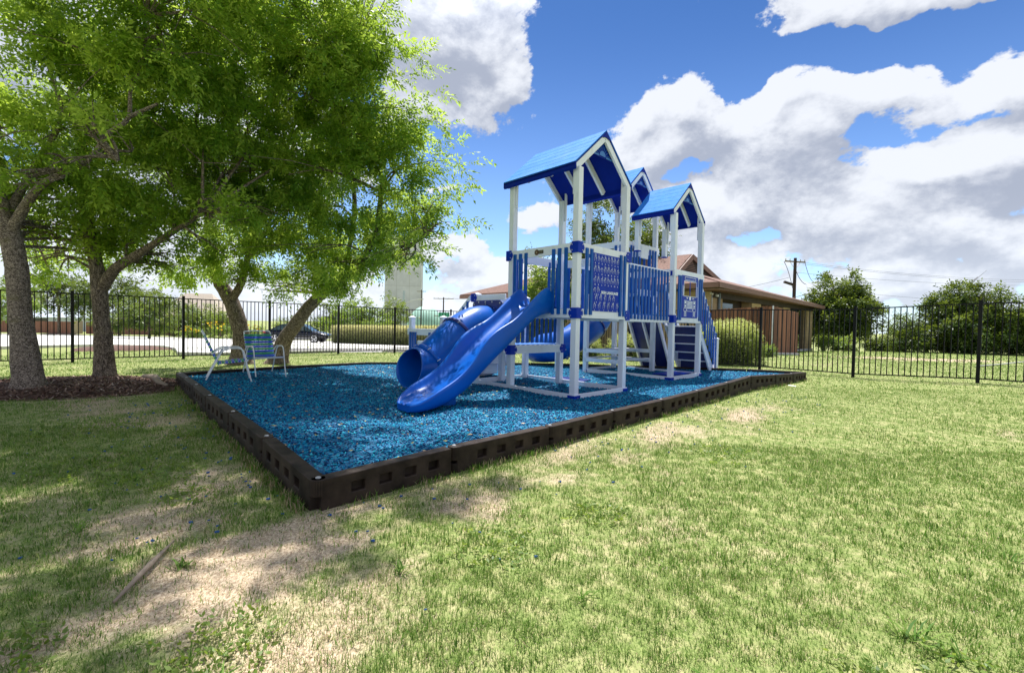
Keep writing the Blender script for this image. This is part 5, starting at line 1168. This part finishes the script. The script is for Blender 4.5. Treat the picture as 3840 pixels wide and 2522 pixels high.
bgtree(3090,1325,34,70,90,'yellow-green shrub at the corner of the building',LEAF3,450,.15,5,name='shrub',trunk=False,cat='shrub',clump=.3)
bgtree(3180,1328,33,65,90,'pale shrub in front of the round dark tree trunk',LEAF3,400,.15,5,name='shrub',trunk=False,cat='shrub',clump=.3)
for k,(px,hh,ww,yy) in enumerate(((3330,40,100,33),(3560,70,120,30),(3700,80,150,29),(3790,80,140,28.5))):
    bgtree(px,1340,yy,hh,ww,'%s low bush from the left in the thicket beyond the right lawn'%ORD[k],LEAF6 if k%2 else LEAF2,1100,.10,5,name='shrub',trunk=False,cat='shrub',group='bushes in the thicket',clump=.3)
bgtree(2245,1300,26,590,270,'tall narrow feathery tree seen between the tower posts',LEAF2,6500,.13,6,name='feathery_tree',gap=.12,dense=9,clump=.42,tr_r=.14)
bgtree(2425,1300,27,560,200,'feathery tree partly hidden by the rear tower roofs',LEAF2,3800,.14,6,name='feathery_tree',gap=.15,dense=7,clump=.42,tr_r=.12)
bgtree(2040,1300,24,360,210,'yellow-green tree seen through the first tower railing',LEAF3,3800,.13,6,name='feathery_tree',dense=6,clump=.4)
bgtree(2110,1300,25,420,120,'thin sparse sapling between the first tower posts',LEAF6,260,.12,6,name='sapling',dense=4,clump=.3,gap=.3,tr_r=.05)
bgtree(2000,1300,25,400,90,'spindly sapling left of the first tower opening',LEAF6,150,.12,6,name='sapling',dense=4,clump=.3,gap=.4,tr_r=.04)
bgtree(2780,1300,46,210,170,'leafy treetop showing above the brown roof',LEAF3,1200,.24,5,dense=6,clump=.5)
bgtree(2690,1300,50,190,110,'smaller treetop beside the roof gable',LEAF3,600,.24,5,dense=5,clump=.5)
# left side, across the lot
bgtree(222,1262,52,240,320,'mid-sized tree in the mulch ring across the parking lot',LEAF2,2300,.22,6,gap=.32,tr_r=.16,dense=7,clump=.55)
bgtree(40,1262,44,230,200,'tree with a crooked trunk behind the nearest trunk',LEAF3,1200,.2,6,gap=.25,dense=5,clump=.5,tr_r=.18)
bgtree(560,1258,40,175,330,'low spreading tree in front of the far board fence',LEAF2,2200,.18,7,gap=.18,dense=8,clump=.45,tr_r=.12)
bgtree(450,1258,58,260,300,'tall tree behind the second trunk, far across the street',LEAF2,1700,.26,6,gap=.1,dense=6,clump=.6)
bgtree(740,1258,62,130,180,'grey-green rounded tree in front of the tan-roofed house',LEAF6,1300,.25,5,dense=6,clump=.5)
bgtree(830,1262,58,110,150,'second grey-green tree beside the tan-roofed house',LEAF6,900,.24,5,dense=6,clump=.5)
bgtree(655,1258,60,120,130,'dull green tree left of the tan-roofed house',LEAF6,900,.25,5,dense=6,clump=.5)
for k,(px,ww,hh) in enumerate(((720,70,42),(830,90,60),(965,80,52))):
    o=bgtree(px,1262,46,hh,ww,('yellow-flowered shrub nearest the tan-roofed house','tall yellow-flowered shrub left of the thick trunk','yellow-flowered shrub between the two leaning trunks')[k],LEAF3,500,.13,6,name='flowering_shrub',trunk=False,cat='shrub',clump=.3)
    q=MB(); W_=ww*46/F/2; H_=hh*46/F; 
    for _ in range(13):
        a=random.uniform(0,2*PI); r=W_*random.random()**.5; x,y,z=r*math.cos(a),-abs(r*math.sin(a)),H_*random.uniform(.55,1.05); q.tube([(x,y,z),(x,y,z+.14)],[.03,.13],6)
    q.build('flowers',FLOWER,o)
bgtree(1360,1270,60,160,260,'bright yellow-green tree beyond the hedge, left of the concrete tower',LEAF3,1900,.26,6,gap=.05,dense=7,clump=.5)
bgtree(1480,1270,75,165,130,'thin tree standing against the concrete tower',LEAF6,700,.28,6,gap=.2,dense=5,clump=.6)
bgtree(1240,1270,70,130,160,'darker tree above the roof of the parked sedan',LEAF2,1100,.28,5,dense=6,clump=.6)
bgtree(1080,1265,72,95,130,'small tree seen between the leaning trunks',LEAF6,600,.26,5,dense=5,clump=.5)
# clipped hedges
def hedge(a,b,w_,h,label,leaf,n,name='hedge',size=.06,rnd=True,cat='hedge'):
    a=Vector(a);b=Vector(b);L=(b-a).length;d=(b-a)/L;o=empty(name,(a.x,a.y,0),0,label,cat); nn=n
    # dark twiggy core
    q=MB(); 
    N_=max(2,int(L)); 
    for k in range(N_):
        p=d*(L*k/N_);r=d*(L*(k+1)/N_); z=GZ(a.x+p.x,a.y+p.y); q.bar((p.x,p.y,z+h*.42),(r.x,r.y,z+h*.42),w_*.72,h*.78)
    q.build('hedge_core',mat('hedge_twigs',(.05,.05,.025),.95,var=.4,vscale=9),o)
    s=RNG.uniform(0,L,nn); face=RNG.random(nn); y=np.where(face<.45,-w_/2,RNG.uniform(-w_/2,w_/2,nn)); z=np.where(face<.45,RNG.uniform(.03,1,nn)*h,h)+RNG.normal(0,.03,nn); y=y+RNG.normal(0,.04,nn); fl=face>.88; y=np.where(fl,w_/2,y); z=np.where(fl,RNG.uniform(.03,1,nn)*h,z)
    n_=np.array([-d.y,d.x]); P=np.stack([s*d.x+y*n_[0],s*d.y+y*n_[1],z+gz(a.x+s*d.x,a.y+s*d.y)],1)
    D_=RNG.normal(0,.6,(nn,3)); D_[:,2]+=.5; D_[:,0]-=n_[0]*.4; D_[:,1]-=n_[1]*.4
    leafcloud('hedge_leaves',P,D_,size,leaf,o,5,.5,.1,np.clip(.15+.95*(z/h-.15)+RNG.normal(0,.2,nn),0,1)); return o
ha=onz(1268,1283,-.42); hb=onz(1780,1300,-.28)
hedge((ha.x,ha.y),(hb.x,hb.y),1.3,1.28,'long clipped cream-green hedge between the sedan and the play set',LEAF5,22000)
def roundbush(px,py,Y,rpx,hpx,label,leaf,n,size):
    p=at(px,py,Y); z=GZ(p.x,p.y); o=empty('shrub',(p.x,p.y,z),0,label,'shrub'); R=rpx*Y/F; H=hpx*Y/F
    u=RNG.normal(size=(n,3)); u/=np.linalg.norm(u,axis=1,keepdims=True); u[:,2]=np.abs(u[:,2]); r=RNG.uniform(.80,1.06,(n,1))*(1+.06*np.sin(u[:,:1]*7+u[:,1:2]*5))
    sup=np.sign(u)*np.abs(u)**.72; P=sup*r*np.array([R,R*.8,H]); D_=u*.6+RNG.normal(0,.9,(n,3)); 
    q=MB(); RR=[[(R*.76*math.cos(2*PI*k/18)*math.cos(a)**.7,R*.6*math.sin(2*PI*k/18)*math.cos(a)**.7,H*.8*math.sin(a)**.7) for k in range(18)] for a in np.linspace(0.001,1.5,7)]; q.grid(RR,closed_u=True); q.build('twig_core',mat('shrub_twigs',(.03,.035,.015),.95,var=.4,vscale=9),o)
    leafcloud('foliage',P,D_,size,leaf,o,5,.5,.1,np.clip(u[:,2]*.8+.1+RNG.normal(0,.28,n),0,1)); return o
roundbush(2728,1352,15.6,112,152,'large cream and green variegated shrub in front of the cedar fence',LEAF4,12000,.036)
roundbush(2880,1345,17.8,24,40,'tuft of weeds at the corner of the cedar fence',LEAF3,260,.05)
roundbush(2200,1352,16.2,50,95,'bright shrub glimpsed between the tower legs',LEAF4,900,.05)
roundbush(2340,1352,16.6,60,90,'shrub glimpsed behind the picnic table',LEAF4,900,.05)
# bark mulch beds
def mound(c,rx,ry,h,ang,name='mulch_bed',m=SOIL):
    R=[];n=48
    for j,s in enumerate(np.linspace(1,0.02,10)):
        row=[]
        for k in range(n):
            a=2*PI*k/n; wob=1+.10*math.sin(3*a+1)+.06*math.sin(5*a); x=rx*s*wob*math.cos(a);y=ry*s*wob*math.sin(a); X_=c[0]+x*math.cos(ang)-y*math.sin(ang);Y_=c[1]+x*math.sin(ang)+y*math.cos(ang)
            row.append((X_,Y_,GZ(X_,Y_)-.03+(h+.03)*(1-s**3.0)+.012*math.sin(9*X_)*math.sin(8*Y_)))
        R.append(row)
    q=MB(); q.grid(R,closed_u=True); q.poly(R[-1]); return tag(q.build(name,m,smooth=True),kind='structure')
mound((-7.45,7.6),1.85,1.3,.13,.25); mound((-14.6,16.9),1.6,1.0,.16,.4); p=at(225,1262,52); mound((p.x,p.y),2.4,1.6,.2,0)
def barkchips(c,rx,ry,ang,n):
    a=RNG.uniform(0,2*PI,n);r=RNG.random(n)**.5*1.06; x=rx*r*np.cos(a);y=ry*r*np.sin(a);X_=c[0]+x*math.cos(ang)-y*math.sin(ang);Y_=c[1]+x*math.sin(ang)+y*math.cos(ang)
    z=gz(X_,Y_)+.13*(1-np.minimum(r,1)**3)+.012; L=RNG.uniform(.015,.05,n);b=RNG.uniform(0,PI,n);e=RNG.normal(0,.25,n)
    q=np.array([(-1,-.22),(1,-.16),(1,.2),(-1,.22)]); V=np.stack([X_[:,None]+(q[None,:,0]*np.cos(b)[:,None]-q[None,:,1]*np.sin(b)[:,None])*L[:,None],Y_[:,None]+(q[None,:,0]*np.sin(b)[:,None]+q[None,:,1]*np.cos(b)[:,None])*L[:,None],z[:,None]+q[None,:,0]*L[:,None]*e[:,None]],-1)
    m,t_,b_=newmat('bark_chip'); r_=t_.n('ShaderNodeAttribute',attribute_name='rnd').outputs['Fac']; t_.l(t_.ramp(r_,[(0,(.05,.025,.018)),(.5,(.19,.095,.065)),(.85,(.34,.21,.16)),(1,(.50,.40,.34))]),b_.inputs[0]); b_.inputs['Roughness'].default_value=.9
    tag(npmesh('bark_mulch',V,np.arange(n*4).reshape(-1,4),m,attr={'rnd':np.repeat(RNG.random(n),4)}),'brown bark mulch heaped round the two left trunks','bark mulch',kind='stuff')
barkchips((-7.45,7.6),1.85,1.3,.25,15000)
# ------------------------------------------------------------------ grass blades
def blades(n,xr,yr,hl,wl,dens=None,name='grass'):
    x=RNG.uniform(*xr,n);y=RNG.uniform(*yr,n)
    k=(np.abs(x)<y*1.25+1.9); x=x[k];y=y[k]; k=~inside(x,y); x=x[k];y=y[k]; d,_=seg_dist(x,y); 
    # keep off mulch bed
    c,s=math.cos(.25),math.sin(.25); dx=(x+7.45)*c+(y-7.6)*s; dy=-(x+7.45)*s+(y-7.6)*c; bed=(dx/1.85)**2+(dy/1.3)**2
    k=(d>.07)&(bed>1.0); x=x[k];y=y[k]
    keep=RNG.random(len(x))<1.0; x=x[keep];y=y[keep]
    # clumping
    cl_=.5+.5*np.sin(x*13+3*np.sin(y*9))*np.sin(y*15+2*np.sin(x*11)); dr_=dryness(x,y)+RNG.normal(0,.14,len(x))
    big=np.clip(RNG.random(len(x))-.985,0,1)*66*(cl_>.45)
    isd=np.clip((dr_-.40)*4,0,1); isd=np.where(RNG.random(len(x))<.18,1,isd); isd=np.where(RNG.random(len(x))<.10,0,isd)
    k=RNG.random(len(x))<(.35+.65*cl_)*(1-.45*isd); x=x[k];y=y[k];cl_=cl_[k];isd=isd[k];big=big[k]; n=len(x)
    h=hl*RNG.uniform(.5,1.4,n)*(.65+.6*cl_)*(1-.45*isd)*(1+1.2*big); w=wl*RNG.uniform(.7,1.3,n)*(1+.8*big); a=RNG.uniform(0,2*PI,n); lean=RNG.uniform(.25,1.3,n)+isd*.9; z=gz(x,y)
    dx,dy=np.cos(a),np.sin(a); ox,oy=-dy*w/2,dx*w/2; cx_,sx_=np.cos(lean*.6),np.sin(lean*.6); c2,s2=np.cos(np.minimum(lean,1.6)),np.sin(np.minimum(lean,1.6))
    mx1=x+dx*h*.5*sx_;my1=y+dy*h*.5*sx_;mz1=z+h*.5*cx_; tx=mx1+dx*h*.5*s2;ty=my1+dy*h*.5*s2;tz=mz1+h*.5*c2
    V=np.stack([np.stack([x-ox,y-oy,z-.004],1),np.stack([x+ox,y+oy,z-.004],1),np.stack([mx1+ox*.8,my1+oy*.8,mz1],1),np.stack([mx1-ox*.8,my1-oy*.8,mz1],1),np.stack([tx,ty,tz],1)],1)
    b=(np.arange(n)*5)[:,None]; T=np.concatenate([b+np.array([[0,1,2]]),b+np.array([[0,2,3]]),b+np.array([[3,2,4]])],0)
    return V.reshape(-1,3),T,np.repeat(RNG.random(n),5),np.repeat(isd,5)
parts=[blades(300000,(-4.6,4.6),(.8,2.4),.030,.0030),blades(400000,(-7.6,7.6),(2.4,5.0),.033,.0042),blades(300000,(-10.5,13),(5.0,9.5),.032,.0055),blades(170000,(-15,18),(9.5,17),.038,.010),blades(50000,(-14,30),(17,30),.06,.03)]
def edge(n):
    k=RNG.integers(0,10,n); t_=RNG.random(n); kk=RNG.random(n)<.45; P0=np.array(FP)[k];P1=np.array(FP)[k+1]; k2=k%6; Q0=np.array(LP)[k2];Q1=np.array(LP)[k2+1]
    a=np.where(kk[:,None],P0,Q0)[:,:2];b=np.where(kk[:,None],P1,Q1)[:,:2]; p=a+(b-a)*t_[:,None]; d=(b-a)/np.linalg.norm(b-a,axis=1,keepdims=True); nn=np.stack([d[:,1],-d[:,0]],1)*np.where(kk,1,-1)[:,None]
    p=p+nn*(.068+np.abs(RNG.normal(0,.045,n)))[:,None]; cl=np.sin(p[:,0]*9)*np.sin(p[:,1]*7+2)+RNG.normal(0,.3,n)>.1; p=p[cl]; n=len(p); x,y=p[:,0],p[:,1]
    z=gz(x,y); h=RNG.uniform(.025,.085,n); w=.0045; a_=RNG.uniform(0,2*PI,n); ln=RNG.uniform(.1,.7,n); dx,dy=np.cos(a_),np.sin(a_)
    V=np.stack([np.stack([x-dy*w/2,y+dx*w/2,z],1),np.stack([x+dy*w/2,y-dx*w/2,z],1),np.stack([x+dx*h*.3*ln+dy*w/2,y+dy*h*.3*ln-dx*w/2,z+h*.55],1),np.stack([x+dx*h*.3*ln-dy*w/2,y+dy*h*.3*ln+dx*w/2,z+h*.55],1),np.stack([x+dx*h*ln,y+dy*h*ln,z+h*.9],1)],1)
    b_=(np.arange(n)*5)[:,None]; T=np.concatenate([b_+np.array([[0,1,2]]),b_+np.array([[0,2,3]]),b_+np.array([[3,2,4]])],0)
    return V.reshape(-1,3),T,np.repeat(RNG.random(n)*.6,5),np.repeat((RNG.random(n)<.35)*1.0,5)
parts.append(edge(14000))
off_=0;Vs=[];Ts=[];Rs=[];Ds=[]
for V,T,R,D__ in parts: Vs.append(V);Ts.append(T+off_);Rs.append(R);Ds.append(D__);off_+=len(V)
tag(npmesh('grass',np.concatenate(Vs),np.concatenate(Ts),BLADE,attr={'rnd':np.concatenate(Rs),'dry':np.concatenate(Ds)},n=3),'short patchy lawn grass, green with straw-coloured worn patches','grass',kind='stuff')
# broad-leaved weeds
def weeds(spots):
    P=[];D_=[];R=[]
    for x,y,r,n in spots:
        for _ in range(n):
            a=random.uniform(0,2*PI); q=r*random.random()**.5; X_=x+q*math.cos(a);Y_=y+q*math.sin(a); P.append((X_,Y_,GZ(X_,Y_)+.01)); b=random.uniform(0,2*PI); D_.append((math.cos(b),math.sin(b),random.uniform(.15,.9))); R.append(random.uniform(.3,.9))
    tag(leafcloud('weeds',np.array(P),np.array(D_,float),.028,LEAF3,None,5,.5,.15,np.array(R)),'low clover-like weeds growing in patches in the lawn','weeds',kind='stuff')
weeds([(-2.9,3.6,.35,160),(-3.6,3.9,.45,160),(-4.5,4.8,.5,160),(-2.3,3.3,.2,60),(-.1,2.6,.25,70),(-1.15,1.75,.22,90),(-2.0,1.6,.3,120),(1.3,1.55,.2,60),(1.75,1.7,.15,30),(.6,3.1,.2,60),(2.2,4.6,.35,90),(-3.4,4.9,.3,80),(-4.2,5.9,.3,60)])
def tufts(spots):
    P=[];D_=[];R=[]
    V=[];T=[];Rr=[]
    for x,y,n,L in spots:
        for _ in range(n):
            a=random.uniform(0,2*PI);e=random.uniform(.35,1.15);l=L*random.uniform(.5,1.2);w=random.uniform(.006,.011); z=GZ(x,y); dx,dy=math.cos(a),math.sin(a); x0=x+random.gauss(0,.02);y0=y+random.gauss(0,.02); b=len(V)
            m1=(x0+dx*l*.5*math.cos(e),y0+dy*l*.5*math.cos(e),z+l*.5*math.sin(e)); t_=(x0+dx*l*math.cos(e)*1.05,y0+dy*l*math.cos(e)*1.05,z+l*.62*math.sin(e))
            V+=[(x0-dy*w/2,y0+dx*w/2,z),(x0+dy*w/2,y0-dx*w/2,z),(m1[0]+dy*w/2,m1[1]-dx*w/2,m1[2]),(m1[0]-dy*w/2,m1[1]+dx*w/2,m1[2]),t_]; T+=[(b,b+1,b+2),(b,b+2,b+3),(b+3,b+2,b+4)]; Rr+=[random.random()*.8]*5
    tag(npmesh('grass_tufts',V,T,BLADE,attr={'rnd':Rr,'dry':[0]*len(V)},n=3),'longer coarse grass tufts standing out of the short lawn','grass tufts',kind='stuff')
tufts([(1.72,1.9,22,.16),(1.8,1.78,14,.13),(-1.35,1.42,26,.15),(-1.0,1.55,16,.12),(-2.1,1.75,24,.13),(-.55,2.35,14,.09),(.35,2.15,10,.08),(-2.6,2.7,18,.12),(2.9,2.6,10,.09),(.75,1.62,14,.09),(-1.7,2.35,18,.10),(-3.6,3.9,16,.12),(1.3,3.3,10,.09),(2.4,3.9,10,.09),(.1,3.1,12,.08)])
# stray rubber chips outside the border
q=MB()
for _ in range(260):
    t_=random.random(); s=abs(random.gauss(0,.7))+.12
    if random.random()<.6: x=-1.32-4.8*t_*.72-s*.7;y=3.12+5.3*t_*.72-s*.7
    else: x=-1.32+6*t_+s*.5;y=3.12+5.6*t_-s*.6
    z=GZ(x,y)+.012; r=random.uniform(.005,.011); q.tube([(x-r,y,z),(x+r,y+random.uniform(-r,r),z+.003)],r*.7,5)
tag(q.build('stray_chips',mat('stray_blue_chip',(.01,.08,.30),.6)),'stray blue rubber chips spilled on the grass beside the border','rubber chips',kind='stuff')
q=MB(); p=onz(2970,1456,0); q.box(-.07,.07,-.02,.02,0,.012); o=q.build('litter_scrap',LETTER,bevel=.003); o.location=(p.x,p.y,GZ(p.x,p.y)+.03); o.rotation_euler=(.1,.1,-.5); tag(o,'small pale scrap of litter on the lawn right of the last front timbers','litter')
q=MB(); pts=[onz(3660,1398,-.05),onz(3740,1388,-.05),onz(3840,1370,-.05)]; q.tube([(a.x,a.y,GZ(a.x,a.y)+.03) for a in pts],.025,6); tag(q.build('garden_hose',KERB,smooth=True),'pale pipe lying across the lawn beyond the right fence','pipe')
